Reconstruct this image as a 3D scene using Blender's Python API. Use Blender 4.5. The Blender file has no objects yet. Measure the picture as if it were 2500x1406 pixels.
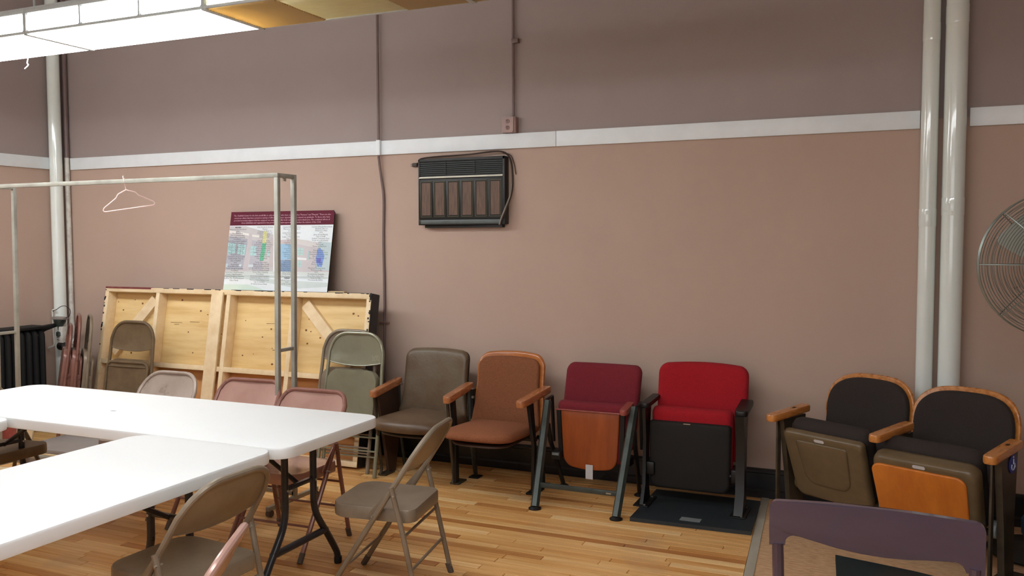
import bpy, bmesh, math, random
from mathutils import Vector, Matrix
random.seed(7)
C = bpy.context.scene.collection
SC = bpy.context.scene
PI = math.pi

# ------------------------------------------------------------------ camera, world, exposure
cam = bpy.data.cameras.new('camera')
cam.sensor_width = 36.0
cam.lens = 2120.0 / 2500.0 * 36.0
cam.clip_start = 0.05
camo = bpy.data.objects.new('camera', cam)
C.objects.link(camo)
_R = Vector((0.9157151, 0.4018204, -0.0024962))
_U = Vector((-0.0198600, 0.0514621, 0.9984775))
_F = Vector((-0.4013370, 0.9142713, -0.0551048))
camo.matrix_world = Matrix(((_R.x, _U.x, -_F.x, 0.0), (_R.y, _U.y, -_F.y, -5.50564),
                            (_R.z, _U.z, -_F.z, 1.6), (0, 0, 0, 1)))
SC.camera = camo
w = bpy.data.worlds.new('world'); SC.world = w
w.use_nodes = True
w.node_tree.nodes['Background'].inputs[0].default_value = (0.85, 0.9, 1.0, 1)
w.node_tree.nodes['Background'].inputs[1].default_value = 0.2
SC.view_settings.view_transform = 'Standard'
SC.view_settings.look = 'None'
SC.view_settings.gamma = 1.0
SC.view_settings.use_curve_mapping = False
SC.view_settings.exposure = 0.34
LENS_POWER = 11.0          # emission of the lit diffusers
FILL_POWER = 45.0          # unseen fill lamp added behind the camera

def area(name, loc, rot, sx, sy, power, col):
    l = bpy.data.lights.new(name, 'AREA'); l.shape = 'RECTANGLE'; l.size = sx; l.size_y = sy
    l.energy = power; l.color = col
    o = bpy.data.objects.new(name, l); o.location = loc; o.rotation_euler = rot; C.objects.link(o)
    return o
area('room_fill_light', (-1.5, -8.85, 1.9), (PI/2, 0, 0), 5.0, 1.6, FILL_POWER, (0.93, 0.95, 1.0))  # added soft fill in front of the rear wall, which has no window

# ------------------------------------------------------------------ colour and material helpers
def lin(c):
    c = c / 255.0
    return c / 12.92 if c <= 0.04045 else ((c + 0.055) / 1.055) ** 2.4
def rgb(r, g, b): return (lin(r), lin(g), lin(b), 1.0)

def mat(name, col, rough=0.5, metal=0.0, var=0.12, scale=12.0, bump=0.0, bscale=None, stretch=(1, 1, 1),
        col2=None, spot=0.5, rvar=0.08, coat=0.0, sheen=0.0, emit=0.0):
    m = bpy.data.materials.new(name); m.use_nodes = True
    nt = m.node_tree; N = nt.nodes; L = nt.links
    b = N['Principled BSDF']
    tc = N.new('ShaderNodeTexCoord'); mp = N.new('ShaderNodeMapping')
    mp.inputs['Scale'].default_value = stretch
    L.new(tc.outputs['Object'], mp.inputs['Vector'])
    nz = N.new('ShaderNodeTexNoise'); nz.inputs['Scale'].default_value = scale
    nz.inputs['Detail'].default_value = 6; nz.inputs['Roughness'].default_value = 0.6
    L.new(mp.outputs[0], nz.inputs['Vector'])
    cr = N.new('ShaderNodeValToRGB')
    c2 = col2 if col2 else tuple(max(0, x * (1 - var * 2)) for x in col[:3]) + (1,)
    c1 = tuple(min(1, x * (1 + var * 0.6)) for x in col[:3]) + (1,) if not col2 else col
    cr.color_ramp.elements[0].position = spot - 0.2; cr.color_ramp.elements[0].color = c2
    cr.color_ramp.elements[1].position = spot + 0.2; cr.color_ramp.elements[1].color = c1
    L.new(nz.outputs['Fac'], cr.inputs['Fac'])
    L.new(cr.outputs[0], b.inputs['Base Color'])
    mr = N.new('ShaderNodeMapRange')
    mr.inputs['To Min'].default_value = max(0.03, rough - rvar); mr.inputs['To Max'].default_value = min(1, rough + rvar)
    L.new(nz.outputs['Fac'], mr.inputs['Value']); L.new(mr.outputs[0], b.inputs['Roughness'])
    b.inputs['Metallic'].default_value = metal
    b.inputs['Coat Weight'].default_value = coat
    b.inputs['Sheen Weight'].default_value = sheen
    if emit:
        b.inputs['Emission Color'].default_value = (0.93, 0.975, 1.0, 1); b.inputs['Emission Strength'].default_value = emit
    if bump:
        n2 = N.new('ShaderNodeTexNoise'); n2.inputs['Scale'].default_value = bscale or scale * 4
        n2.inputs['Detail'].default_value = 4
        L.new(mp.outputs[0], n2.inputs['Vector'])
        bp = N.new('ShaderNodeBump'); bp.inputs['Strength'].default_value = bump; bp.inputs['Distance'].default_value = 0.004
        L.new(n2.outputs['Fac'], bp.inputs['Height']); L.new(bp.outputs[0], b.inputs['Normal'])
    return m

def wood(name, c1, c2, rough=0.35, axis=0, scale=5.0, coat=0.2, stretch=12.0):
    st = [stretch, stretch, stretch]; st[axis] = 1.0
    return mat(name, c1, rough, 0, scale=scale, stretch=tuple(st), col2=c2, spot=0.48, bump=0.1, bscale=scale * 3, coat=coat)

M = {}
M['wall_low'] = mat('wall_paint_pink', rgb(194, 168, 152), 0.75, var=0.03, scale=1.3, bump=0.25, bscale=160)
M['wall_up'] = mat('wall_paint_taupe', rgb(166, 151, 147), 0.75, var=0.03, scale=1.3, bump=0.25, bscale=160)
M['ceil'] = mat('ceiling_paint', rgb(205, 200, 192), 0.9, var=0.04, scale=2)
M['trim'] = mat('trim_paint', rgb(243, 249, 252), 0.45, var=0.03, scale=6)
M['base'] = mat('black_base_paint', rgb(30, 31, 34), 0.3, var=0.2, scale=9)
M['pipe'] = mat('white_pipe_enamel', rgb(240, 248, 243), 0.13, var=0.02, scale=4, rvar=0.03, coat=0.6)
M['pipe_old'] = mat('old_white_pipe_paint', rgb(222, 220, 212), 0.45, scale=18, col2=rgb(176, 160, 150), spot=0.36, bump=0.2)
M['conduit'] = mat('conduit_pink_paint', rgb(150, 118, 110), 0.45, var=0.08, scale=8)
M['conduit_up'] = mat('conduit_taupe_paint', rgb(128, 108, 105), 0.45, var=0.08, scale=8)
M['fix'] = mat('fixture_frame_paint', rgb(196, 203, 203), 0.45, var=0.06)
M['fix_in'] = mat('fixture_reflector', rgb(232, 224, 196), 0.5, var=0.04)
M['lens'] = mat('lit_diffuser', rgb(255, 252, 245), 0.5, var=0.01, emit=LENS_POWER)
M['slot'] = mat('slot_black', rgb(18, 18, 18), 0.6)
M['ac'] = mat('ac_black_plastic', rgb(28, 28, 26), 0.45, var=0.15, scale=20)
M['ac_slat'] = mat('ac_louver_plastic', rgb(92, 100, 98), 0.4, var=0.1)
M['ac_dark'] = mat('ac_recess', rgb(12, 15, 15), 0.7)
M['ac_wood'] = wood('ac_woodgrain_print', rgb(116, 88, 70), rgb(80, 58, 46), 0.5, axis=2, scale=9, coat=0, stretch=9)
M['ac_gold'] = mat('ac_gold_line', rgb(112, 104, 70), 0.5, metal=0.1)
M['chrome'] = mat('pale_metal_strip', rgb(250, 247, 228), 0.25, var=0.02)
M['steel'] = mat('rack_raw_steel', rgb(176, 176, 164), 0.38, metal=0.25, scale=7, col2=rgb(146, 142, 132), spot=0.45, rvar=0.12)
M['cable_dark'] = mat('cable_dark', rgb(70, 55, 48), 0.5)
M['cable_grey'] = mat('cable_grey', rgb(150, 142, 132), 0.5)
M['hanger'] = mat('hanger_pink_plastic', rgb(236, 206, 200), 0.35, var=0.03)
M['ply'] = mat('plywood_face', rgb(236, 206, 148), 0.6, scale=3.0, col2=rgb(216, 176, 112), spot=0.42, stretch=(0.8, 3, 7), bump=0.08)
M['stud'] = mat('pine_stud', rgb(240, 217, 178), 0.6, scale=4.0, col2=rgb(224, 194, 148), spot=0.42, stretch=(3, 3, 3), bump=0.08)
M['knot'] = mat('pine_knot', rgb(128, 84, 44), 0.6)
M['ply_low'] = mat('plywood_orange', rgb(206, 150, 92), 0.6, scale=3.0, col2=rgb(184, 124, 72), spot=0.45, stretch=(1, 3, 6))
M['deck_paint'] = mat('platform_black_paint', rgb(30, 31, 33), 0.45, scale=30, col2=rgb(60, 56, 50), spot=0.3)
M['maroon_paint'] = mat('platform_maroon_paint', rgb(118, 52, 52), 0.5, scale=25, col2=rgb(150, 92, 76), spot=0.35)
M['post_head'] = mat('poster_maroon', rgb(98, 14, 42), 0.75, var=0.04)
M['post_w'] = mat('poster_white', rgb(236, 244, 248), 0.6, var=0.02)
M['foam'] = mat('poster_backing', rgb(22, 18, 20), 0.6)
M['ink'] = mat('poster_ink', rgb(62, 66, 78), 0.5)
M['ink_w'] = mat('poster_pale_ink', rgb(236, 186, 204), 0.6)
def steelpaint(n, c, wear, rough=0.38): return mat(n, c, rough, metal=0.15, scale=9, col2=wear, spot=0.36, rvar=0.1, bump=0.06)
M['taupe'] = steelpaint('taupe_chair_enamel', rgb(138, 124, 106), rgb(114, 98, 82))
M['taupe2'] = steelpaint('pale_taupe_chair_enamel', rgb(168, 152, 140), rgb(142, 124, 110), 0.3)
M['brown'] = steelpaint('brown_chair_enamel', rgb(116, 98, 74), rgb(88, 72, 54))
M['green'] = steelpaint('grey_green_chair_enamel', rgb(138, 136, 114), rgb(124, 120, 98), 0.24)
M['pink'] = steelpaint('dusty_pink_chair_enamel', rgb(184, 146, 134), rgb(170, 130, 118), 0.22)
M['pinkleg'] = steelpaint('dusty_pink_chair_tube', rgb(144, 100, 88), rgb(118, 78, 68), 0.3)
M['rubber'] = mat('rubber_foot', rgb(96, 84, 74), 0.7)
M['rivet'] = mat('bright_rivet', rgb(190, 186, 178), 0.3, metal=0.7)
M['table'] = mat('white_table_plastic', rgb(236, 238, 238), 0.5, var=0.01, scale=3, bump=0.1, bscale=120)
M['tleg'] = mat('table_leg_dark_enamel', rgb(52, 55, 62), 0.3, metal=0.3, scale=15, col2=rgb(40, 36, 36), spot=0.4)
M['olive'] = mat('olive_leather', rgb(110, 90, 68), 0.4, scale=5, col2=rgb(84, 60, 42), spot=0.45, bump=0.3, bscale=60)
M['olive_back'] = mat('olive_leather_back', rgb(110, 98, 78), 0.42, scale=5, col2=rgb(94, 70, 50), spot=0.5, bump=0.3, bscale=60)
def fabric(n, c, var=0.16): return mat(n, c, 0.95, var=var, scale=160, bump=0.5, bscale=300, sheen=0.0)
M['orange'] = fabric('rust_orange_fabric', rgb(152, 92, 58))
M['orange_back'] = fabric('brown_orange_fabric', rgb(140, 86, 54))
M['burg'] = fabric('burgundy_fabric', rgb(128, 32, 44))
M['red'] = fabric('bright_red_fabric', rgb(172, 14, 30))
M['black_f'] = fabric('charcoal_fabric', rgb(52, 43, 40))
M['arm_brown'] = wood('brown_arm_wood', rgb(192, 124, 78), rgb(160, 96, 58), 0.26, axis=1, scale=5, coat=0.4, stretch=6)
M['arm_honey'] = wood('honey_arm_wood', rgb(206, 136, 66), rgb(176, 106, 48), 0.28, axis=1, scale=5, coat=0.4, stretch=6)
M['frame_orange'] = wood('orange_back_wood', rgb(190, 116, 56), rgb(156, 86, 38), 0.25, axis=0, scale=4, coat=0.5, stretch=5)
M['pan_orange'] = wood('orange_seat_pan_wood', rgb(164, 80, 30), rgb(130, 58, 20), 0.45, axis=2, scale=3, coat=0.2, stretch=5)
M['pan_honey'] = wood('honey_seat_pan_wood', rgb(212, 124, 40), rgb(186, 100, 30), 0.45, axis=2, scale=3, coat=0.1, stretch=5)
M['arm_pink'] = wood('reddish_arm_wood', rgb(166, 86, 76), rgb(134, 62, 54), 0.35, axis=1, scale=5, coat=0.2, stretch=6)
M['side_brown'] = mat('dark_brown_side_panel', rgb(72, 50, 38), 0.5, scale=6, col2=rgb(52, 36, 28), spot=0.45)
M['iron'] = mat('black_iron', rgb(26, 24, 23), 0.42, metal=0.2, scale=20, col2=rgb(22, 22, 23), spot=0.4)
M['iron_green'] = mat('grey_green_steel_tube', rgb(74, 82, 78), 0.35, metal=0.4, scale=15, col2=rgb(54, 60, 58), spot=0.4)
M['iron_brown'] = mat('brown_iron', rgb(78, 68, 54), 0.4, metal=0.3, scale=15, col2=rgb(56, 46, 36), spot=0.4)
M['pan_black'] = mat('black_seat_pan', rgb(22, 17, 13), 0.8, var=0.1)
M['pan_olive'] = mat('olive_moulded_plastic', rgb(106, 88, 62), 0.36, var=0.08, scale=20)
M['mat_black'] = mat('dark_base_board', rgb(42, 50, 54), 0.5, scale=40, col2=rgb(30, 36, 40), spot=0.45)
M['plate'] = mat('pale_label_plate', rgb(128, 134, 134), 0.45, var=0.08, scale=60)
M['tag'] = mat('white_paper_tag', rgb(200, 196, 196), 0.7, var=0.04)
M['blue'] = mat('blue_badge', rgb(24, 44, 150), 0.4, var=0.05)
M['bluew'] = mat('badge_white_mark', rgb(190, 200, 225), 0.5, var=0.02)
M['purple'] = wood('dark_purple_stained_wood', rgb(72, 58, 76), rgb(58, 44, 56), 0.24, axis=0, scale=1.2, coat=0.5, stretch=3)
M['teal_seat'] = mat('dark_teal_vinyl', rgb(36, 52, 56), 0.4, var=0.1)
M['fanwire'] = mat('fan_guard_wire', rgb(150, 158, 150), 0.3, metal=0.75)
M['fanblade'] = mat('fan_blade_aluminium', rgb(214, 222, 216), 0.4, metal=0.1, var=0.04)
M['fanbody'] = mat('fan_dark_body', rgb(50, 54, 52), 0.4, metal=0.3)
M['bin'] = mat('teal_plastic_tub', rgb(52, 82, 86), 0.35, var=0.08)
M['bin_lid'] = mat('navy_plastic_lid', rgb(28, 56, 78), 0.3, var=0.08)
M['radiator'] = mat('black_radiator_iron', rgb(16, 19, 20), 0.8, metal=0.0, var=0.15)
M['strip'] = mat('grey_floor_strip', rgb(178, 172, 156), 0.55, scale=6, col2=rgb(146, 134, 116), spot=0.4, stretch=(1, .4, 1))
M['cork'] = mat('cork_floor', rgb(216, 178, 138), 0.6, scale=22, col2=rgb(176, 134, 96), spot=0.45, stretch=(1, 3, 1), bump=0.2)
M['cardboard'] = mat('cream_board', rgb(218, 192, 150), 0.7, var=0.06)
M['greyboard'] = mat('grey_board', rgb(150, 140, 134), 0.6, var=0.06)
M['whitepl'] = mat('pale_grey_sheet', rgb(186, 186, 182), 0.5, var=0.04)
M['subfloor'] = mat('floor_gap_dark', rgb(50, 28, 14), 0.85)

def clear_lens(name, col, alpha_mix, rough=0.15):
    m = bpy.data.materials.new(name); m.use_nodes = True
    nt = m.node_tree; N = nt.nodes; L = nt.links
    out = N['Material Output']; b = N['Principled BSDF']
    b.inputs['Base Color'].default_value = col; b.inputs['Roughness'].default_value = rough
    tr = N.new('ShaderNodeBsdfTransparent'); tr.inputs[0].default_value = (col[0] ** .3, col[1] ** .3, col[2] ** .3, 1)
    tl = N.new('ShaderNodeBsdfTranslucent'); tl.inputs[0].default_value = col
    m1 = N.new('ShaderNodeMixShader'); m1.inputs[0].default_value = 0.6
    L.new(b.outputs[0], m1.inputs[1]); L.new(tl.outputs[0], m1.inputs[2])
    nz = N.new('ShaderNodeTexNoise'); nz.inputs['Scale'].default_value = 5
    mr = N.new('ShaderNodeMapRange'); mr.inputs['To Min'].default_value = alpha_mix - .06; mr.inputs['To Max'].default_value = alpha_mix + .06
    L.new(nz.outputs['Fac'], mr.inputs['Value'])
    mx = N.new('ShaderNodeMixShader')
    L.new(mr.outputs[0], mx.inputs[0]); L.new(tr.outputs[0], mx.inputs[1]); L.new(m1.outputs[0], mx.inputs[2])
    L.new(mx.outputs[0], out.inputs['Surface'])
    return m
M['clear'] = clear_lens('clear_side_lens', rgb(226, 222, 190), 0.3)
M['amber'] = clear_lens('amber_prismatic_lens', rgb(204, 180, 134), 0.9, 0.35)
M['paleamb'] = clear_lens('pale_yellow_lens', rgb(240, 232, 196), 0.6, 0.3)

def floor_material():
    m = bpy.data.materials.new('maple_strip'); m.use_nodes = True
    nt = m.node_tree; N = nt.nodes; L = nt.links; b = N['Principled BSDF']
    at = N.new('ShaderNodeAttribute'); at.attribute_name = 'tone'
    tc = N.new('ShaderNodeTexCoord'); mp = N.new('ShaderNodeMapping'); mp.inputs['Scale'].default_value = (2.2, 55, 55)
    L.new(tc.outputs['Object'], mp.inputs['Vector'])
    ad = N.new('ShaderNodeVectorMath'); ad.operation = 'ADD'
    L.new(mp.outputs[0], ad.inputs[0])
    sc = N.new('ShaderNodeVectorMath'); sc.operation = 'SCALE'; sc.inputs['Scale'].default_value = 37.0
    L.new(at.outputs['Color'], sc.inputs[0]); L.new(sc.outputs[0], ad.inputs[1])
    nz = N.new('ShaderNodeTexNoise'); nz.inputs['Scale'].default_value = 1.0; nz.inputs['Detail'].default_value = 5
    L.new(ad.outputs[0], nz.inputs['Vector'])
    cr = N.new('ShaderNodeValToRGB'); e = cr.color_ramp.elements
    e[0].position = 0.0; e[0].color = rgb(176, 114, 60)
    e[1].position = 1.0; e[1].color = rgb(250, 214, 156)
    x = e.new(0.35); x.color = rgb(224, 170, 104)
    x = e.new(0.7); x.color = rgb(238, 192, 128)
    sep = N.new('ShaderNodeSeparateColor'); L.new(at.outputs['Color'], sep.inputs[0])
    L.new(sep.outputs[0], cr.inputs[0])
    mx = N.new('ShaderNodeMix'); mx.data_type = 'RGBA'; mx.blend_type = 'MULTIPLY'
    mr = N.new('ShaderNodeMapRange'); mr.inputs['From Min'].default_value = 0.35; mr.inputs['From Max'].default_value = 0.7
    L.new(nz.outputs['Fac'], mr.inputs['Value']); L.new(mr.outputs[0], mx.inputs[0])
    L.new(cr.outputs[0], mx.inputs[6]); mx.inputs[7].default_value = rgb(232, 214, 192)
    # worn, greyish scuffs
    n3 = N.new('ShaderNodeTexNoise'); n3.inputs['Scale'].default_value = 2.3; n3.inputs['Detail'].default_value = 6
    L.new(tc.outputs['Object'], n3.inputs['Vector'])
    m3 = N.new('ShaderNodeMapRange'); m3.inputs['From Min'].default_value = 0.58; m3.inputs['From Max'].default_value = 0.75
    m3.inputs['To Max'].default_value = 0.45
    L.new(n3.outputs['Fac'], m3.inputs['Value'])
    mx2 = N.new('ShaderNodeMix'); mx2.data_type = 'RGBA'
    L.new(m3.outputs[0], mx2.inputs[0]); L.new(mx.outputs[2], mx2.inputs[6]); mx2.inputs[7].default_value = rgb(176, 146, 122)
    L.new(mx2.outputs[2], b.inputs['Base Color'])
    m4 = N.new('ShaderNodeMapRange'); m4.inputs['To Min'].default_value = 0.24; m4.inputs['To Max'].default_value = 0.5
    L.new(n3.outputs['Fac'], m4.inputs['Value']); L.new(m4.outputs[0], b.inputs['Roughness'])
    return m
M['board'] = floor_material()

# ------------------------------------------------------------------ mesh helpers
def V(*a): return Vector(a)
class B:
    def __init__(s): s.bm = bmesh.new()
    def box(s, a, b, bev=0.0, R=None, piv=None):
        cx = [(a[i] + b[i]) / 2 for i in range(3)]; sz = [abs(b[i] - a[i]) for i in range(3)]
        r = bmesh.ops.create_cube(s.bm, size=1.0); vs = r['verts']
        for v in vs: v.co = Vector((v.co.x * sz[0], v.co.y * sz[1], v.co.z * sz[2]))
        if bev > 0:
            es = list({e for v in vs for e in v.link_edges})
            rr = bmesh.ops.bevel(s.bm, geom=es, offset=min(bev, min(sz) * .45), segments=2, affect='EDGES', profile=0.5)
            vs = list({v for f in rr['faces'] for v in f.verts} | {v for v in vs if v.is_valid})
            seen = set(vs); st = list(vs)
            while st:
                v = st.pop()
                for e in v.link_edges:
                    o = e.other_vert(v)
                    if o not in seen: seen.add(o); st.append(o)
            vs = list(seen)
        for v in vs:
            p = v.co
            if R is not None: p = R @ p
            v.co = p + Vector(cx)
            if piv is not None: v.co = piv(v.co)
        return s
    def beam(s, p, q, wx, wz, up=(0, 0, 1), bev=0.0):
        """rectangular bar from p to q; wx across, wz along up"""
        p = Vector(p); q = Vector(q); d = (q - p); L = d.length; d.normalize()
        up = Vector(up); x = d.cross(up).normalized(); z = x.cross(d).normalized()
        R = Matrix((x, d, z)).transposed()
        c = (p + q) / 2
        s.box((c.x - wx / 2, c.y - L / 2, c.z - wz / 2), (c.x + wx / 2, c.y + L / 2, c.z + wz / 2), bev, R)
        return s
    def tube(s, pts, r, seg=8, closed=False, caps=True):
        pts = [Vector(p) for p in pts]; n = len(pts)
        rs = r if isinstance(r, (list, tuple)) else [r] * n
        T = []
        for i in range(n):
            a = pts[(i - 1) % n] if (closed or i > 0) else pts[i]
            b = pts[(i + 1) % n] if (closed or i < n - 1) else pts[i]
            T.append((b - a).normalized())
        ref = Vector((0, 0, 1)) if abs(T[0].z) < 0.9 else Vector((1, 0, 0))
        u = T[0].cross(ref).normalized(); rings = []
        for i in range(n):
            u = (u - T[i] * u.dot(T[i]))
            if u.length < 1e-6: u = T[i].orthogonal()
            u.normalize(); v = T[i].cross(u)
            rings.append([s.bm.verts.new(pts[i] + (u * math.cos(2 * PI * k / seg) + v * math.sin(2 * PI * k / seg)) * rs[i]) for k in range(seg)])
        m = n if closed else n - 1
        for i in range(m):
            A = rings[i]; Bq = rings[(i + 1) % n]
            for k in range(seg):
                s.bm.faces.new((A[k], A[(k + 1) % seg], Bq[(k + 1) % seg], Bq[k]))
        if caps and not closed:
            s.bm.faces.new(list(reversed(rings[0]))); s.bm.faces.new(rings[-1])
        return s
    def cyl(s, p, q, r, seg=16): return s.tube([p, q], r, seg)
    def prism(s, poly, th, fn):
        """poly in (u,v); extruded w 0..th; fn maps (u,v,w)->xyz"""
        n = len(poly)
        a = [s.bm.verts.new(fn(u, v, 0)) for u, v in poly]; b = [s.bm.verts.new(fn(u, v, th)) for u, v in poly]
        for i in range(n):
            j = (i + 1) % n
            s.bm.faces.new((a[i], a[j], b[j], b[i]))
        s.bm.faces.new(list(reversed(a))); s.bm.faces.new(b)
        return s
    def cushion(s, poly, th, fn, bulge=0.015, edge=0.03, back=0.0):
        """soft pad: rounded edge rings then domed centre; fn maps (u,v,w)"""
        n = len(poly); cu = sum(p[0] for p in poly) / n; cv = sum(p[1] for p in poly) / n
        ex = max(abs(p[0] - cu) for p in poly)
        e = edge / ex
        prof = [(1 - e * .9, 0 - back), (1 - e * .25, th * .1 - back * .5), (1, th * .35), (1 - e * .12, th * .68), (1 - e * .45, th * .9), (1 - e, th),
                (1 - e * 1.8, th + bulge * .3), ((1 - e) * .7, th + bulge * .62), ((1 - e) * .4, th + bulge * .92), ((1 - e) * .15, th + bulge)]
        rings = [[s.bm.verts.new(fn(cu + (u - cu) * k, cv + (v - cv) * k, w_)) for u, v in poly] for k, w_ in prof]
        for a, b in zip(rings, rings[1:]):
            for i in range(n):
                j = (i + 1) % n
                s.bm.faces.new((a[i], a[j], b[j], b[i]))
        s.bm.faces.new(list(reversed(rings[0]))); s.bm.faces.new(rings[-1])
        return s
    def lathe(s, prof, c, ax='z', seg=24):
        rings = []
        for r, h in prof:
            ring = []
            for k in range(seg):
                a = 2 * PI * k / seg; x, y = r * math.cos(a), r * math.sin(a)
                p = {'z': (x, y, h), 'y': (x, h, y), 'x': (h, x, y)}[ax]
                ring.append(s.bm.verts.new(Vector(c) + Vector(p)))
            rings.append(ring)
        for a, b in zip(rings, rings[1:]):
            for k in range(seg):
                s.bm.faces.new((a[k], a[(k + 1) % seg], b[(k + 1) % seg], b[k]))
        s.bm.faces.new(list(reversed(rings[0]))); s.bm.faces.new(rings[-1])
        return s
    def done(s, name, mats, parent=None, smooth=35, **props):
        bmesh.ops.recalc_face_normals(s.bm, faces=s.bm.faces)
        me = bpy.data.meshes.new(name); s.bm.to_mesh(me); s.bm.free()
        for m in (mats if isinstance(mats, (list, tuple)) else [mats]): me.materials.append(m)
        if smooth:
            me.shade_smooth(); me.set_sharp_from_angle(angle=math.radians(smooth))
        o = bpy.data.objects.new(name, me); C.objects.link(o)
        if parent is not None: o.parent = parent
        for k, v in props.items(): o[k] = v
        return o

def tag(o, label, cat, group=None):
    o['label'] = label; o['category'] = cat
    if group: o['group'] = group
    return o
def thing(name, label, cat, loc=(0, 0, 0), rz=0.0, group=None):
    o = bpy.data.objects.new(name, None); C.objects.link(o); o.empty_display_size = 0.1
    o.location = loc; o.rotation_euler = (0, 0, rz)
    return tag(o, label, cat, group)
def arc(cx, cy, r, a0, a1, n=6):
    return [(cx + r * math.cos(math.radians(a0 + (a1 - a0) * i / n)), cy + r * math.sin(math.radians(a0 + (a1 - a0) * i / n))) for i in range(n + 1)]
def rrect(x0, y0, x1, y1, rt, rb=None, n=6, arch=0.0, taper=0.0, nx=8):
    """rounded rectangle, top radius rt, bottom radius rb, arched top, width narrowed at the bottom by taper"""
    rb = rt if rb is None else rb
    rb = max(rb, 1e-4); rt = max(rt, 1e-4)
    p = arc(x0 + rb, y0 + rb, rb, 180, 270, n)
    p += [(x0 + rb + (x1 - x0 - 2 * rb) * i / nx, y0) for i in range(1, nx)]
    p += arc(x1 - rb, y0 + rb, rb, 270, 360, n)
    p += [(x1, y0 + rb + (y1 - y0 - rb - rt) * i / 6) for i in range(1, 6)]
    p += arc(x1 - rt, y1 - rt, rt, 0, 90, n)
    p += [(x1 - rt + (x0 + rt - (x1 - rt)) * i / nx, y1) for i in range(1, nx)]
    p += arc(x0 + rt, y1 - rt, rt, 90, 180, n)
    p += [(x0, y1 - rt + (y0 + rb - (y1 - rt)) * i / 6) for i in range(1, 6)]
    cx = (x0 + x1) / 2; hw = (x1 - x0) / 2; H = y1 - y0
    out = []
    for x, y in p:
        t = (y - y0) / H; k = 1 - taper * (1 - t)
        yy = y + arch * (1 - ((x - cx) / hw) ** 2) * max(0, (t - 0.5) * 2)
        out.append((cx + (x - cx) * k, yy))
    return out
def spline(pts, n=8):
    P = [Vector(p) for p in pts]; out = []
    for i in range(len(P) - 1):
        p0 = P[max(i - 1, 0)]; p1 = P[i]; p2 = P[i + 1]; p3 = P[min(i + 2, len(P) - 1)]
        for k in range(n):
            t = k / n
            out.append(0.5 * ((2 * p1) + (-p0 + p2) * t + (2 * p0 - 5 * p1 + 4 * p2 - p3) * t * t + (-p0 + 3 * p1 - 3 * p2 + p3) * t ** 3))
    out.append(P[-1]); return out
def fillet(pts, r, n=5):
    P = [Vector(p) for p in pts]; out = [P[0]]
    for i in range(1, len(P) - 1):
        a = (P[i - 1] - P[i]); b = (P[i + 1] - P[i]); k = min(r, a.length * .49, b.length * .49)
        a = P[i] + a.normalized() * k; b = P[i] + b.normalized() * k
        for j in range(n + 1):
            t = j / n; out.append(a * (1 - t) ** 2 + P[i] * 2 * t * (1 - t) + b * t * t)
    out.append(P[-1]); return out

# ------------------------------------------------------------------ the room
XL, XR, YF, ZC = -6.78, 4.2, -9.0, 3.9
ZT = 2.28
def wall(name, x0, y0, x1, y1, nx, ny):
    b = B(); t = 0.12
    zs = [0, ZT, ZC]
    for i in range(2):
        b.box((min(x0, x1, x0 + nx * t, x1 + nx * t), min(y0, y1, y0 + ny * t, y1 + ny * t), zs[i]),
              (max(x0, x1, x0 + nx * t, x1 + nx * t), max(y0, y1, y0 + ny * t, y1 + ny * t), zs[i + 1]))
    b.bm.faces.ensure_lookup_table()
    for f in b.bm.faces: f.material_index = 0 if f.calc_center_median().z < ZT - 1e-4 else 1
    return b.done(name, [M['wall_low'], M['wall_up']], smooth=0, kind='structure')
wall('wall_back', XL - .12, 0, XR + .12, 0, 0, 1)
wall('wall_left', XL, YF, XL, 0, -1, 0)
wall('wall_right', XR, YF, XR, 0, 1, 0)
wall('wall_front', XL - .12, YF, XR + .12, YF, 0, -1)
b = B(); b.box((XL - .12, YF - .12, ZC), (XR + .12, .12, ZC + .1)); b.done('ceiling', M['ceil'], smooth=0, kind='structure')

# floor: dark sub-floor slab, single boards laid on it, cork beyond the strip
def xs(y): return -0.72 - 0.072 * y          # edge of the strip along the boards
b = B(); b.box((XL - .12, YF - .12, -0.12), (XR + .12, .12, -0.014))
floor = b.done('floor', M['subfloor'], smooth=0, kind='structure')
def add_board(bm, x0, x1, y0, y1, z, tone, slant0=0.0, slant1=0.0):
    lay = bm.loops.layers.float_color.get('tone') or bm.loops.layers.float_color.new('tone')
    e = 0.0022
    lo = [bm.verts.new(p) for p in ((x0, y0, -.014), (x1 + slant0, y0, -.014), (x1 + slant1, y1, -.014), (x0, y1, -.014))]
    hi = [bm.verts.new(p) for p in ((x0 + e, y0 + e, z), (x1 - e + slant0, y0 + e, z), (x1 - e + slant1, y1 - e, z), (x0 + e, y1 - e, z))]
    fs = [bm.faces.new(hi)]
    for i in range(4):
        j = (i + 1) % 4; fs.append(bm.faces.new((lo[i], lo[j], hi[j], hi[i])))
    for f in fs:
        for l in f.loops: l[lay] = (tone[0], tone[1], tone[2], 1)
rng = random.Random(11)
BW = 0.057
cands = []
nrow = int(-YF / BW)
for r in range(nrow):
    y1 = -r * BW - 0.001; y0 = y1 - BW + 0.0012
    x = XL + 0.0
    x -= rng.random() * 0.8; end = xs((y0 + y1) / 2)
    base = rng.random()
    while x < end - 0.02:
        L = rng.choice((0.35, 0.5, 0.7, 0.9, 1.1, 1.4)) * (0.85 + 0.3 * rng.random())
        x2 = min(x + L, end)
        if end - x2 < 0.12: x2 = end
        xx = max(x, XL)
        if x2 - xx > 0.03:
            tone = (min(1, max(0.08, rng.gauss(0.52, 0.22))), rng.random(), rng.random())
            s0 = s1 = 0.0
            if x2 == end: s0 = xs(y0) - end; s1 = xs(y1) - end
            cands.append((xx, x2 - 0.0015, y0, y1, rng.uniform(-0.0012, 0.0), tone, s0, s1))
        x = x2
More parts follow.
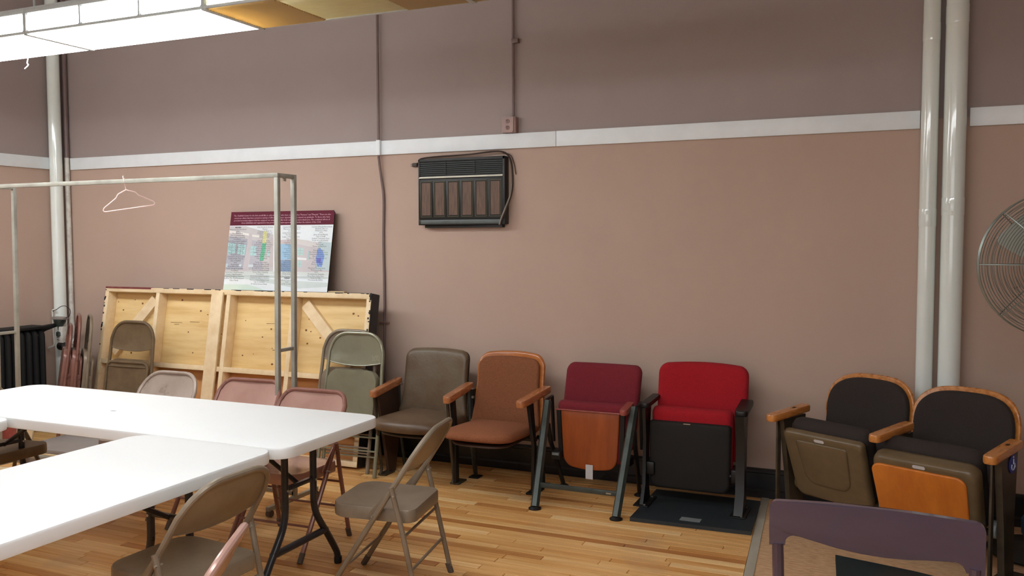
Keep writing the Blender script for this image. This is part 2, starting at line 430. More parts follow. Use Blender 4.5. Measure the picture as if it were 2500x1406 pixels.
def board_rank(c):
    mx, my = (c[0] + c[1]) / 2, (c[2] + c[3]) / 2
    rel = Vector((mx, my + 5.506, -1.6)); z = rel.dot(_F)
    if z < 0.3: return -1
    px = 1250 + 2120 * rel.dot(_R) / z; py = 703 - 2120 * rel.dot(_U) / z
    if px < 540 or px > 1900 or py > 1440 or py < 1125: return 0.001 / z
    return (c[1] - c[0]) / z ** 3
cands.sort(key=board_rank, reverse=True)
for c in cands[:300]:
    bb = B(); add_board(bb.bm, *c); bb.done('floorboard', M['board'], floor, smooth=0)
bb = B()
for c in cands[300:]: add_board(bb.bm, *c)
bb.done('floorboards', M['board'], floor, smooth=0, kind='stuff')
# strip and cork floor
sw = 0.045
b = B()
pts = [(xs(0), 0), (xs(0) + sw, 0), (xs(YF) + sw, YF), (xs(YF), YF)]
b.prism([(x, y) for x, y in pts], 0.016, lambda u, v, w_: V(u, v, w_ - 0.012))
b.done('threshold_strip', M['strip'], floor, smooth=0)
b = B()
pts = [(xs(0) + sw, 0), (XR, 0), (XR, YF), (xs(YF) + sw, YF)]
b.prism(pts, 0.014, lambda u, v, w_: V(u, v, w_ - 0.014))
b.done('cork_surface', M['cork'], floor, smooth=0)

# baseboards (black, stepped)
def baseb(name, a, c):
    b = B()
    horizontal = abs(c[0] - a[0]) > abs(c[1] - a[1])
    prof = [(0, 0), (0.030, 0), (0.030, 0.045), (0.018, 0.055), (0.018, 0.15), (0.026, 0.156), (0.026, 0.168), (0.012, 0.178), (0, 0.18)]
    if horizontal:
        b.prism([(p[0], p[1]) for p in prof], c[0] - a[0], lambda u, v, w_: V(a[0] + w_, a[1] - u, v))
    else:
        b.prism([(p[0], p[1]) for p in prof], c[1] - a[1], lambda u, v, w_: V(a[0] + u, a[1] + w_, v))
    return b.done(name, M['base'], smooth=0, kind='structure')
baseb('baseboard_back', (XL + .031, 0), (XR, 0))
baseb('baseboard_left', (XL, YF), (XL, 0))

# white rails
def rail(name, x0, x1, z0=2.226, z1=2.328, y=0.0, th=0.022):
    b = B(); b.box((x0, y - th, z0), (x1, y, z1), 0.002)
    return b.done(name, M['trim'], kind='structure')
rail('trim_1', -6.655, -3.47)
rail('trim_2', -3.467, -2.086)
rail('trim_3', -2.082, 0.125)
rail('trim_4', 0.375, XR)
b = B(); b.box((XL, YF, 2.226), (XL + .022, -0.145, 2.328), 0.002); b.done('trim_5', M['trim'], kind='structure')


# white pipes
def pipe(label, x, y, r, z0, z1, joints=(), m='pipe', group=None, name='standpipe'):
    b = B(); b.cyl((x, y, z0), (x, y, z1), r, 24)
    o = b.done(name, M[m]); tag(o, label, 'pipe', group)
    for zj in joints:
        q = B(); q.lathe([(r + .0005, -.05), (r + .0015, -.045), (r + .0015, .045), (r + .0005, .05)], (x, y, zj), 'z', 24)
        q.done('coupling', M[m], o)
    return o
pipe('thick glossy white pipe in the left corner of the room', -6.71, -0.12, 0.052, 0, ZC)
tp = pipe('thin patchy white pipe beside the thick corner pipe', -6.685, -0.028, 0.021, 0, 2.332, (0.8, 0.62), 'pipe_old')
b = B(); b.cyl((-6.685, -.028, 2.333), (-6.685, -.028, ZC), .021, 20); b.done('upper_pipe', M['conduit_up'], tp, label='upper run painted taupe like the wall')
pipe('narrower of the two glossy white pipes on the right', 0.172, -0.075, 0.045, 0, ZC, (0.52, 1.72, 2.75))
pipe('wider of the two glossy white pipes on the right', 0.298, -0.085, 0.058, 0, ZC, (0.6, 1.78, 2.83))
# conduits on the wall
pts = spline([(-3.466, -.034, ZC), (-3.466, -.034, 2.36), (-3.464, -.034, 2.2), (-3.455, -.018, 2.05), (-3.44, -.014, 1.9), (-3.447, -.012, 1.6), (-3.443, -.012, 1.1), (-3.452, -.012, 0.2)], 5)
b = B(); b.tube(pts, 0.0095, 8); cond = b.done('wall_conduit', M['conduit_up'])
tag(cond, 'thin painted conduit running down past the white rail left of the air conditioner', 'conduit')
b = B(); b.box((-3.482, -.046, 2.222), (-3.450, -.0225, 2.332), 0.003); b.done('rail_clip', M['trim'], cond)
b = B(); b.box((-3.478, -.026, 0.985), (-3.405, -.0005, 0.998), 0.002); b.done('pipe_strap', M['conduit'], cond)
b = B(); b.tube([(-2.395, -.022, ZC), (-2.395, -.022, 2.44)], 0.0095, 8)
c2 = b.done('outlet_conduit', M['conduit_up']); tag(c2, 'straight painted conduit dropping to the wall outlet', 'conduit')
b = B(); b.box((-2.403, -.034, 2.935), (-2.355, -.0005, 2.965), 0.002); b.done('pipe_strap', M['conduit_up'], c2)
# outlet box
o = thing('wall_outlet', 'pink painted surface outlet box with two sockets just above the white rail', 'outlet', (-2.42, 0, 2.33))
b = B(); b.box((-.045, -.05, 0), (.055, -.0005, .108), .004); b.done('outlet_box', M['conduit'], o)
b = B(); b.prism(rrect(-.045, .002, .04, .108, .012), .006, lambda u, v, w_: V(u, -.0505 - w_, v)); b.done('cover_plate', mat('outlet_plate', rgb(172, 140, 132), .4), o)
for z in (.034, .078):
    b = B(); b.lathe([(.0155, -.0568), (.0155, -.0595), (.013, -.0605)], (-.0025, 0, z), 'y', 16)
    s_ = b.done('socket', M['conduit'], o)
    b = B()
    for dx in (-.006, .004): b.box((dx - .0035, -.0625, z), (dx - .001, -.0602, z + .009))
    b.box((-.005, -.0625, z - .009), (0.0, -.0602, z - .005)); b.done('slots', M['slot'], s_, smooth=0)

# ------------------------------------------------------------------ ceiling lights (hung luminaires)
def luminaire(x0, y0, z0, label, lit, group, detail=True, L=1.22, W=0.43, Hh=0.125):
    o = thing('ceiling_light', label, 'ceiling light', (x0, y0, z0), 0, group)
    n = 3; bw = L / n; t = 0.009
    b = B()
    # rails
    for y in (0, W):
        yy0, yy1 = (y - .004, y + .012) if y == 0 else (y - .012, y + .004)
        b.box((0, yy0, 0), (L, yy1, 0.012), .002); b.box((0, yy0, Hh - .02), (L, yy1, Hh), .002)
        for k in range(n + 1):
            xx = min(max(k * bw, .005), L - .005)
            b.box((xx - .005, yy0, .012), (xx + .005, yy1, Hh - .02))
            for sgn in (-1, 1):
                for (zc, zs) in ((.012, 1), (Hh - .02, -1)):
                    if 0 < xx + sgn * .01 < L:
                        b.prism([(xx + sgn * .004, zc), (xx + sgn * .017, zc), (xx + sgn * .004, zc + zs * .013)], .006, lambda u, v, w_, yy=yy0: V(u, yy + .004 + w_, v))
    for xx in (0, L - .012):
        b.box((xx, .0, -.007), (xx + .012, W, .014), .002)
    b.done('frame', M['fix'], o, smooth=30)
    b = B(); b.box((0, 0, Hh), (L, W, Hh + .012), .003); b.box((.1, W / 2 - .06, Hh + .012), (L - .1, W / 2 + .06, Hh + .05), .004)
    b.done('housing', M['fix'], o)
    b = B(); b.box((.012, .012, Hh - .004), (L - .012, W - .012, Hh - .0005)); b.done('reflector', M['fix_in'], o, smooth=0)
    for xx in (.2, L - .2):
        b = B(); b.cyl((xx, W / 2, Hh + .05), (xx, W / 2, ZC - z0), .006, 8); b.done('hanger_rod', M['fix'], o)
    if lit:
        b = B(); b.box((.0125, .012, -.004), (L - .0125, W - .012, .004), .002); b.done('bottom_diffuser', M['lens'], o)
        for k in range(n):
            for y in (.003, W - .006):
                b = B(); b.prism(rrect(k * bw + .006, .013, (k + 1) * bw - .006, Hh - .021, .012, n=3), .003, lambda u, v, w_: V(u, y + w_, v))
                b.done('side_diffuser', M['lens'], o, smooth=0)
    else:
        for k in range(n):
            for y in (.003, W - .006):
                b = B(); b.prism(rrect(k * bw + .006, .013, (k + 1) * bw - .006, Hh - .021, .012, n=3), .003, lambda u, v, w_: V(u, y + w_, v))
                b.done('side_lens', M['clear'], o, smooth=0)
        for (xa, xb, mm) in ((.014, L * .33, 'amber'), (L * .33, L * .72, 'paleamb'), (L * .72, L - .014, 'amber')):
            b = B(); nr = 22 if mm == 'amber' else 1
            for k in range(nr):      # prismatic ribs
                a0 = .014 + (W - .028) * k / nr; a1 = .014 + (W - .028) * (k + 1) / nr
                b.prism([(a0, .004), (a1, .004), ((a0 + a1) / 2, -.005 if nr > 1 else .001)], xb - xa - .001, lambda u, v, w_: V(xa + w_, u, v))
            b.done('bottom_lens', M[mm], o, smooth=0, **({'label': 'yellowed ribbed lens'} if mm == 'amber' else {'label': 'pale smooth lens'}))
        for yy in (W * .33, W * .67):
            b = B(); b.cyl((.05, yy, Hh - .03), (L - .05, yy, Hh - .03), .013, 10); b.done('dead_tube', mat('dead_tube_glass', rgb(226, 220, 200), .3), o)
            for xx in (.035, L - .05):
                b = B(); b.box((xx, yy - .014, Hh - .05), (xx + .015, yy + .014, Hh - .005)); b.done('lamp_holder', M['fix_in'], o, smooth=0)
    return o
LG = 'lit ceiling lights hung in a row'
X0 = -3.02
luminaire(X0 - 1.222, -2.26, 2.7, 'lit hanging light whose glowing end meets the dark yellowed light', True, LG)
luminaire(X0 - 2.444, -2.26, 2.7, 'lit hanging light cut by the left edge of the photo', True, LG)
luminaire(X0 - 3.666, -2.26, 2.7, 'lit hanging light outside the photo on the left, end of the row', True, LG)
luminaire(X0, -2.26, 2.7, 'unlit hanging light with yellowed lens right of the glowing ones', False, 'unlit ceiling lights')
luminaire(X0 + 1.222, -2.26, 2.7, 'unlit hanging light past the end of the yellowed one, mostly out of frame', False, 'unlit ceiling lights')
for i, (x, y) in enumerate(((-4.9, -6.0), (-2.9, -4.4), (-1.678, -4.4), (-0.456, -4.4))):  # unseen luminaires added to brighten the floor and room
    luminaire(x, y, 2.7, ('added unseen lit light behind the camera near the left wall', 'added unseen lit light above the camera, left end of the second row',
                          'added unseen lit light above the camera, middle of the second row', 'added unseen lit light above the camera, right end of the second row')[i], True, 'added lit lights out of frame')
# pull cord scrap hanging from the lit light
b = B(); b.tube(spline([(-4.78, -1.835, 2.697), (-4.79, -1.835, 2.67), (-4.775, -1.84, 2.655), (-4.80, -1.845, 2.635)], 5), .004, 6)
tag(b.done('tape_scrap', M['tag']), 'small pale scrap dangling under the lit light at upper left', 'scrap')

# ------------------------------------------------------------------ air conditioner
o = thing('air_conditioner', 'black through-wall air conditioner with six woodgrain panels under the white rail', 'air conditioner', (-2.78, 0, 1.71))
ax0, ax1, az1, yf = -.335, .342, .465, -.07
b = B(); b.box((ax0, -.062, .0), (ax1, .0, az1), .006); b.box((ax0, yf, 0), (ax0 + .012, -.06, az1), .003); b.box((ax1 - .018, yf, 0), (ax1, -.06, az1), .003)
b.box((ax0, yf, az1 - .022), (ax1, -.06, az1), .003); b.box((ax0, yf - .002, -.003), (ax1, -.055, .038), .004)
b.box((ax0 + .04, -.05, -.022), (ax1 - .03, -.001, -.002), .003)
b.done('cabinet', M['ac'], o)
b = B(); b.box((ax0 + .014, -.064, .345), (ax1 - .02, -.0625, .44)); b.done('grille_recess', M['ac_dark'], o, smooth=0)
for k in range(7):
    z = .352 + k * .0135
    b = B(); b.box((ax0 + .014, -.0715, z), (ax1 - .02, -.064, z + .0035), .001); b.done('louver', M['ac_slat'], o, smooth=0)
for x in (ax0 + .22, ax0 + .445):
    b = B(); b.box((x, -.0725, .348), (x + .004, -.064, .441)); b.done('grille_divider', M['ac'], o, smooth=0)
b = B(); b.prism([(-.079, .328), (-.06, .327), (-.06, .340), (-.066, .340)], ax1 - ax0 - .024, lambda u, v, w_: V(ax0 + .008 + w_, u, v)); b.done('bright_strip', M['chrome'], o, label='pale metal strip')
b = B(); b.box((ax0 + .012, -.069, .04), (ax1 - .018, -.06, .322), .002); b.done('front_panel', M['ac'], o)
for k in range(6):
    xa = ax0 + .022 + k * .108
    b = B(); b.box((xa, -.0725, .055), (xa + .088, -.069, .305), .001); p = b.done('louver_panel', M['ac_dark'], o, smooth=0)
    b = B()
    for (p0, p1) in (((xa, .055), (xa + .088, .0575)), ((xa, .3025), (xa + .088, .305)), ((xa, .055), (xa + .0025, .305)), ((xa + .0855, .055), (xa + .088, .305))):
        b.box((p0[0], -.074, p0[1]), (p1[0], -.0725, p1[1]))
    b.done('panel_border', M['ac_gold'], p, smooth=0)
    b = B(); b.box((xa + .009, -.0742, .066), (xa + .079, -.0725, .296), .001); b.done('woodgrain_inset', M['ac_wood'], p, smooth=0)
b = B(); b.box((ax0 + .02, -.0725, .006), (ax1 - .03, -.070, .032), .001); b.done('lower_lip', M['ac_slat'], o)
pts = spline([(-.375, -.012, .44), (-.352, -.02, .452), (-.335, -.03, .472), (-.22, -.03, .482), (.05, -.04, .487), (.2, -.045, .497), (.3, -.05, .497), (.345, -.03, .475), (.365, -.012, .42), (.375, -.012, .30), (.372, -.03, .2), (.352, -.075, .10), (.33, -.085, .04), (.315, -.085, -.005)], 6)
b = B(); b.tube(pts, .006, 7); cd = b.done('power_cord', M['cable_dark'], o, label='dark flat cord looped over the top')
b = B(); b.tube([p + Vector((-.004, -.009, 0)) for p in pts[-24:]], .0055, 7); b.done('cord_end', M['cable_grey'], cd)
b = B(); b.box((-.41, -.028, .418), (-.372, -.004, .446), .005); b.box((-.425, -.02, .424), (-.41, -.017, .428)); b.box((-.425, -.02, .436), (-.41, -.017, .44)); b.done('plug', M['cable_dark'], cd)
b = B(); b.tube(spline([(.30, -.01, .49), (.36, -.008, .47), (.385, -.008, .41), (.398, -.008, .34)], 5), .003, 6); b.done('thin_wire', M['cable_dark'], o)

# ------------------------------------------------------------------ garment rack
o = thing('garment_rack', 'bare square steel garment rack spanning above the tables on the left', 'clothes rack', (-4.45, -1.38, 0))
xa, xb, ya, yb, zt, t = -1.21, 1.20, -.075, .075, 1.975, .026
def sq(b, p, q, tt=t): b.beam(p, q, tt, tt, up=(0, 1, 0) if abs(p[2] - q[2]) > abs(p[1] - q[1]) + abs(p[0] - q[0]) else (0, 0, 1), bev=.002)
b = B(); sq(b, (xa, ya, zt), (xb + t / 2, ya, zt)); b.done('top_bar', M['steel'], o)
for xx, sg in ((xa, -1), (xb, 1)):
    for yy in (ya, yb):
        b = B(); sq(b, (xx, yy, zt - (t / 2 if yy == ya else -t / 2)), (xx - .03 * 1, yy, 0.06)); b.done('post', M['steel'], o)
    b = B(); sq(b, (xx, ya + t / 2, zt), (xx, yb - t / 2, zt)); b.done('end_bar', M['steel'], o)
    b = B(); sq(b, (xx - .018, ya + t / 2, .96), (xx - .018, yb - t / 2, .96), .02); b.done('rung', M['steel'], o)
    b = B(); sq(b, (xx - .03, ya - .10, .05), (xx - .03, yb + .22, .05)); b.done('foot_bar', M['steel'], o)
    for yy in (ya - .08, yb + .2):
        b = B(); b.cyl((xx - .045, yy, .021), (xx - .015, yy, .021), .02, 14); b.done('caster', M['rubber'], o)
b = B(); sq(b, (xa - .03, yb, .08), (xb - .03, yb, .08)); b.done('bottom_bar', M['steel'], o)
b = B(); b.box((xb - .005, -.02, zt - .03), (xb + .005, .0, zt - .012)); b.done('weld_tab', M['steel'], o, smooth=0)
# hanger
hx, hy, hz = -4.445, -1.455, 1.99
h = thing('coat_hanger', 'pink plastic coat hanger hooked on the steel rack bar', 'hanger', (hx, hy, hz), math.radians(22))
h.rotation_euler = (0, math.radians(-9), math.radians(38)); h.scale = (.76, .95, .92)
b = B(); b.tube([(0, -.0, 0.0)] + [] + spline([(-.0, .018, -.012), (0, .02, .006), (0, .008, .02), (0, -.012, .018), (0, -.022, 0), (.0, -.018, -.025), (.006, -.006, -.04), (0.0, 0, -.05), (0, 0, -.075)], 5)[1:], .0035, 7)
b.bm.free(); b = B()
b.tube(spline([(0, .02, -.004), (0, .019, .010), (0, .006, .0185), (0, -.012, .017), (0, -.02, .002), (.0, -.016, -.025), (0, -.004, -.042), (0.0, 0, -.055), (0, 0, -.078)], 5), .0034, 7)
b.done('hook', M['hanger'], h)
b = B(); b.tube(fillet([(0, 0, -.075), (-.07, 0, -.098), (-.085, 0, -.12), (-.195, 0, -.178), (-.205, 0, -.195), (-.19, 0, -.203), (.19, 0, -.203), (.205, 0, -.195), (.195, 0, -.178), (.085, 0, -.12), (.07, 0, -.098), (0, 0, -.075)], .012, 4), .004, 7)
b.done('hanger_body', M['hanger'], h)

# ------------------------------------------------------------------ stage platform leaning on the wall
PLx0, PLx1 = -5.99, -3.395
PLW = PLx1 - PLx0; PLH = 1.222
tilt = math.atan2(.22, PLH)
o = thing('stage_platform', 'wooden stage platform stood on its long edge against the wall showing its framed underside', 'platform', (PLx0, -.475, 0))
ca, sa = math.cos(tilt), math.sin(tilt)
def pf(u, w_, v):   # u along, w_ depth behind the open face, v up the platform
    return V(u, w_ * ca + v * sa, v * ca - w_ * sa + .105 * sa)
def pbox(name, m, u0, u1, v0, v1, w0=0.0, w1=.089, bev=.002, **kw):
    b = B(); b.box((u0, w0, v0), (u1, w1, v1), bev, piv=lambda p: pf(p.x, p.y, p.z)); return b.done(name, m, o, **kw)
t = .038
pbox('plywood_sheet', M['ply'], 0, PLW * .5, .6, PLH, .0895, .103)
pbox('plywood_sheet', M['ply'], PLW * .5 + .001, PLW, .6, PLH, .0895, .103)
pbox('plywood_sheet', M['ply_low'], 0, PLW, 0, .599, .0895, .103, label='orange lower sheet')
pbox('frame_board', M['stud'], 0, PLW, PLH - t, PLH)                         # top
pbox('frame_board', M['stud'], 0, PLW, 0, t)                                # bottom
pbox('frame_board', M['stud'], 0, t, t, PLH - t)
pbox('frame_board', M['stud'], PLW - t, PLW, t, PLH - t)
for ux in (.56, 1.90): pbox('frame_board', M['stud'], ux, ux + t, t, PLH - t)
pbox('frame_board', M['stud'], 1.285, 1.285 + t, t, PLH - t)
pbox('centre_board', M['stud'], 1.15, 1.262, 0.02, PLH - .02, -.019, .0)
for (u0, u1) in ((t, .56), (.598, 1.285), (1.323, 1.90), (1.938, PLW - t)):
    pbox('cross_board', M['stud'], u0 + .001, u1 - .001, .592, .63)
def brace(u0, v0, u1, v1):
    b = B()
    d = Vector((u1 - u0, v1 - v0)); d.normalize(); nrm = Vector((-d.y, d.x)) * .042
    b.prism([(u0 + nrm.x, v0 + nrm.y), (u0 - nrm.x, v0 - nrm.y), (u1 - nrm.x, v1 - nrm.y), (u1 + nrm.x, v1 + nrm.y)], .036, lambda u, v, w_: pf(u, w_ + .052, v))
    b.done('diagonal_brace', M['stud'], o)
brace(.50, PLH - .085, .10, .69); brace(1.99, PLH - .085, 2.44, .70)
# outside coats of paint, worn off along the edges
pbox('painted_edge', M['deck_paint'], PLW, PLW + .003, 0, PLH, .004, .104, .0, smooth=0, label='black painted end')
pbox('painted_edge', M['deck_paint'], 1.32, PLW, PLH, PLH + .003, .004, .104, .0, smooth=0, label='dark painted top edge')
pbox('painted_edge', M['maroon_paint'], 0, .5, PLH - .012, PLH + .003, -.0025, .104, .0, smooth=0, label='maroon painted corner')
pbox('painted_edge', M['deck_paint'], 0, PLW, 0, PLH, .1035, .106, .0, smooth=0, label='black painted deck side')
rk = random.Random(5)
b = B()
for k in range(26):
    v = rk.choice((PLH - rk.uniform(.02, .5), rk.uniform(.75, 1.2))); hgt = rk.uniform(.006, .03)
    u = PLW - rk.uniform(0.001, .012) if k % 2 else rk.uniform(.001, .008)
    b.box((u - .006, -.0012, v), (u + .006, .001, v + hgt), 0, piv=lambda p: pf(p.x, p.y, p.z))
for k in range(30):
    u = rk.uniform(.5, PLW); L = rk.uniform(.01, .07)
    b.box((u, -.0012, PLH - rk.uniform(.002, .006)), (u + L, .001, PLH + .001), 0, piv=lambda p: pf(p.x, p.y, p.z))
b.done('paint_flakes', M['deck_paint'], o, smooth=0, kind='stuff')
b = B()
for k in range(46):
    u = rk.uniform(.06, PLW - .08); v = rk.uniform(.66, PLH - .07); r = rk.uniform(.004, .011)
    if rk.random() < .25: r *= .6
    b.prism([(u + r * math.cos(a) * rk.uniform(.8, 1.3), v + r * .8 * math.sin(a)) for a in [i * PI / 4 for i in range(8)]], .0006, lambda uu, vv, w_: pf(uu, .0893 - w_, vv))
for (u, v, L) in ((.66, .955, .12), (.86, .965, .1), (.7, .94, .05), (1.85, .82, .07), (1.62, .98, .08), (1.7, .78, .05)):
    b.prism([(u, v), (u + L, v + .002), (u + L, v + .005), (u, v + .004)], .0006, lambda uu, vv, w_: pf(uu, .0893 - w_, vv))
b.done('knots', M['knot'], o, smooth=0)
# scrap of wood lying on top
b = B(); b.box((-.07, -.02, 0), (.07, .02, .012), .002)
s_ = b.done('wood_scrap', M['cardboard']); s_.location = (-3.715, -.215, 1.2175); tag(s_, 'short pale wood scrap lying on the platform right of the poster', 'wood')

# ------------------------------------------------------------------ poster
PW, PH = .985, .626
ptilt = math.atan2(.115, PH); pc, ps = math.cos(ptilt), math.sin(ptilt)
o = thing('donor_poster', 'maroon-headed donor list poster leaning on the wall atop the platform', 'poster', (-4.822, -.175, 1.2115))
def pp(u, v, w_=0.0):  # u 0..1, v 0..1 from the top, w in front
    return V(u * PW, (1 - v) * PH * ps - w_ * pc - .0, (1 - v) * PH * pc + w_ * -ps * 0)
b = B(); b.prism([(0, 1), (1, 1), (1, .03), (.985, 0), (0, 0)], .011, lambda u, v, w_: pp(u, v, -w_)); b.done('backing_board', M['foam'], o, smooth=0)
def quad(poly, mm, name='printed_picture', w0=.0006, parent=None, **kw):
    b = B(); vs = [b.bm.verts.new(pp(u, v, w0)) for u, v in poly]; b.bm.faces.new(vs)
    return b.done(name, mm, parent or o, smooth=0, **kw)
pic = quad([(0, .175), (1, .175), (1, 1), (0, 1)], M['post_w'], 'printed_sheet', .0004)
def cropc(x, y):
    l = 185 - 125 * (y - 100) / 1230; r = 1790 - 110 * (y - 85) / 1260
    u = (x - l) / (r - l); top = 100 - 20 * u; bot = 1320 + 35 * u
    return (min(1, max(0, u)), min(1, max(0, (y - top) / (bot - top))))
cols = {}
def pm(c):
    c = tuple(int(x * .72 + 250 * .28) if max(c) - min(c) < 60 else int(x * .88 + 250 * .12) for x in c)
    if c not in cols: cols[c] = mat('print_%d_%d_%d' % c, rgb(*c), .6, var=.02)
    return cols[c]
shapes = [
 ((192, 188, 190), [(165, 322), (430, 322), (862, 455), (862, 1035), (90, 1035)]),
 ((228, 234, 238), [(470, 318), (862, 318), (862, 455)]),
 ((158, 162, 176), [(138, 480), (455, 520), (430, 1000), (95, 1000)]),
 ((172, 172, 184), [(525, 540), (690, 570), (690, 1000), (470, 1000)]),
 ((190, 180, 186), [(480, 440), (530, 440), (455, 1010), (375, 1010)]),
 ((228, 226, 218), [(155, 388), (262, 402), (262, 440), (152, 428)]),
 ((228, 226, 218), [(335, 412), (475, 440), (475, 472), (335, 448)]),
 ((226, 226, 214), [(525, 455), (650, 470), (645, 502), (525, 485)]),
 ((190, 178, 180), [(820, 500), (862, 510), (862, 960), (790, 960)]),
 ((160, 216, 216), [(140, 588), (262, 596), (250, 742), (132, 762)]),
 ((160, 216, 216), [(300, 600), (430, 620), (405, 775), (285, 755)]),
 ((160, 210, 212), [(505, 630), (600, 636), (590, 785), (490, 778)]),
 ((168, 206, 206), [(770, 700), (812, 704), (806, 800), (775, 790)]),
 ((176, 196, 202), [(100, 905), (140, 905), (135, 960), (92, 960)]),
 ((196, 210, 216), [(315, 915), (360, 915), (355, 955), (312, 955)]),
 ((196, 210, 216), [(470, 920), (550, 920), (545, 960), (465, 960)]),
 ((196, 184, 188), [(940, 545), (1225, 520), (1400, 560), (1700, 600), (1700, 640), (1225, 600), (1225, 1035), (960, 1035)]),
 ((192, 184, 188), [(1225, 525), (1745, 650), (1710, 1035), (1225, 1035)]),
 ((206, 202, 200), [(1225, 525), (1400, 550), (1740, 660), (1740, 690), (1400, 640), (1225, 600)]),
 ((176, 200, 206), [(1560, 570), (1745, 580), (1715, 1010), (1500, 1000)]),
 ((152, 196, 228), [(955, 600), (1135, 606), (1140, 840), (962, 850)]),
 ((128, 158, 196), [(970, 850), (1145, 850), (1150, 1040), (980, 1040)]),
 ((164, 206, 200), [(1235, 655), (1330, 668), (1322, 782), (1235, 772)]),
 ((236, 240, 240), [(1235, 810), (1375, 822), (1368, 852), (1235, 845)]),
 ((164, 200, 198), [(1238, 860), (1305, 862), (1298, 965), (1240, 960)]),
 ((150, 190, 186), [(1400, 700), (1425, 720), (1415, 850), (1390, 840)]),
 ((236, 236, 150), [(708, 400), (760, 410), (752, 592), (690, 588)]),
 ((104, 206, 160), [(690, 588), (752, 592), (712, 862), (645, 858)]),
 ((120, 156, 230), [(1535, 690), (1570, 665), (1610, 700), (1640, 790), (1600, 960), (1540, 950), (1510, 860), (1525, 760)]),
 ((110, 110, 214), [(1530, 820), (1590, 820), (1580, 900), (1525, 890)]),
 ((206, 216, 212), [(90, 1030), (870, 1025), (1700, 1040), (1700, 1090), (870, 1075), (85, 1080)]),
 ((188, 200, 196), [(85, 1075), (890, 1090), (1700, 1105), (1695, 1140), (890, 1125), (80, 1115)]),
 ((202, 216, 212), [(80, 1110), (560, 1130), (1690, 1200), (1690, 1260), (1250, 1290), (900, 1225), (480, 1150), (130, 1130)]),
 ((236, 242, 244), [(130, 1125), (480, 1150), (900, 1225), (900, 1330), (480, 1232), (130, 1225)]),
 ((204, 226, 206), [(72, 1228), (490, 1232), (760, 1325), (60, 1318)]),
 ((238, 244, 246), [(1250, 1290), (1690, 1262), (1682, 1345), (1250, 1340)]),
]
for i, (c, pl) in enumerate(shapes):
    quad([cropc(x, y) for x, y in pl], pm(c), 'picture_shape', .0008 + .00002 * i, pic)
quad([(0, 0), (.985, 0), (1, .03), (1, .172), (0, .175)], M['post_head'], 'header_band', .0006)
# window bars
b = B()
def bar(x0, y0, x1, y1, wd=4):
    d = Vector((x1 - x0, y1 - y0)).normalized(); n = Vector((-d.y, d.x)) * wd / 2
    b.bm.faces.new([b.bm.verts.new(pp(*cropc(x, y), .0018)) for x, y in ((x0 + n.x, y0 + n.y), (x0 - n.x, y0 - n.y), (x1 - n.x, y1 - n.y), (x1 + n.x, y1 + n.y))])
for (x0, y0, x1, y1) in ((160, 590, 150, 760), (205, 592, 195, 752), (135, 650, 255, 650), (132, 700, 252, 700), (345, 605, 330, 765), (390, 612, 372, 772), (295, 655, 420, 665), (290, 705, 412, 715),
                         (555, 632, 540, 782), (500, 680, 598, 685), (495, 730, 594, 735), (1280, 660, 1276, 778), (1235, 700, 1326, 708), (1235, 740, 1324, 747), (1270, 862, 1268, 962), (1240, 910, 1302, 912)):
    bar(x0, y0, x1, y1)
b.done('window_lines', pm((140, 160, 164)), pic, smooth=0, kind='stuff')

def text_mesh(bm, body, size, cu, cv, maxw, w0, align='CENTER', halfw=None, bold=0.0):
    cdat = bpy.data.curves.new('t', 'FONT'); cdat.body = body; cdat.size = size; cdat.align_x = align; cdat.resolution_u = 1
    cdat.offset = bold
    ob = bpy.data.objects.new('t', cdat); C.objects.link(ob)
    dg = bpy.context.evaluated_depsgraph_get(); me = bpy.data.meshes.new_from_object(ob.evaluated_get(dg))
    C.objects.unlink(ob); bpy.data.objects.remove(ob)
    xs_ = [v.co.x for v in me.vertices]
    if xs_:
        wdt = max(xs_) - min(xs_); k = maxw / wdt if maxw else .62
        if maxw and maxw > 0: k = min(k, 1.0) if maxw else k
        base = len(bm.verts)
        nv = [bm.verts.new(pp((cu * PW + v.co.x * k) / PW, cv - v.co.y / PH, w0)) for v in me.vertices]
        for p in me.polygons:
            try: bm.faces.new([nv[i] for i in p.vertices])
            except ValueError: pass
    bpy.data.meshes.remove(me)
head = ['The Chatfield Center for the Arts would like to acknowledge all who have contributed as "Partners" and "Friends." There are also',
        'numerous others that have served in a variety of different volunteer capacities and we extend our gratitude. To those who have',
        'provided monetary support that has equipped our mission, we offer both our message and a thank you. The combined efforts of',
        'these individuals and organizations has provided inspiration upon which to further the mission of the CCA.']
b = B()
for i, tline in enumerate(head):
    text_mesh(b.bm, tline, .0175, .5 + (0 if i < 3 else -.0), .058 + i * .031, (.955 if i < 3 else .79) * PW, .0012, bold=.0)
b.done('header_lettering', M['ink_w'], o, smooth=0)
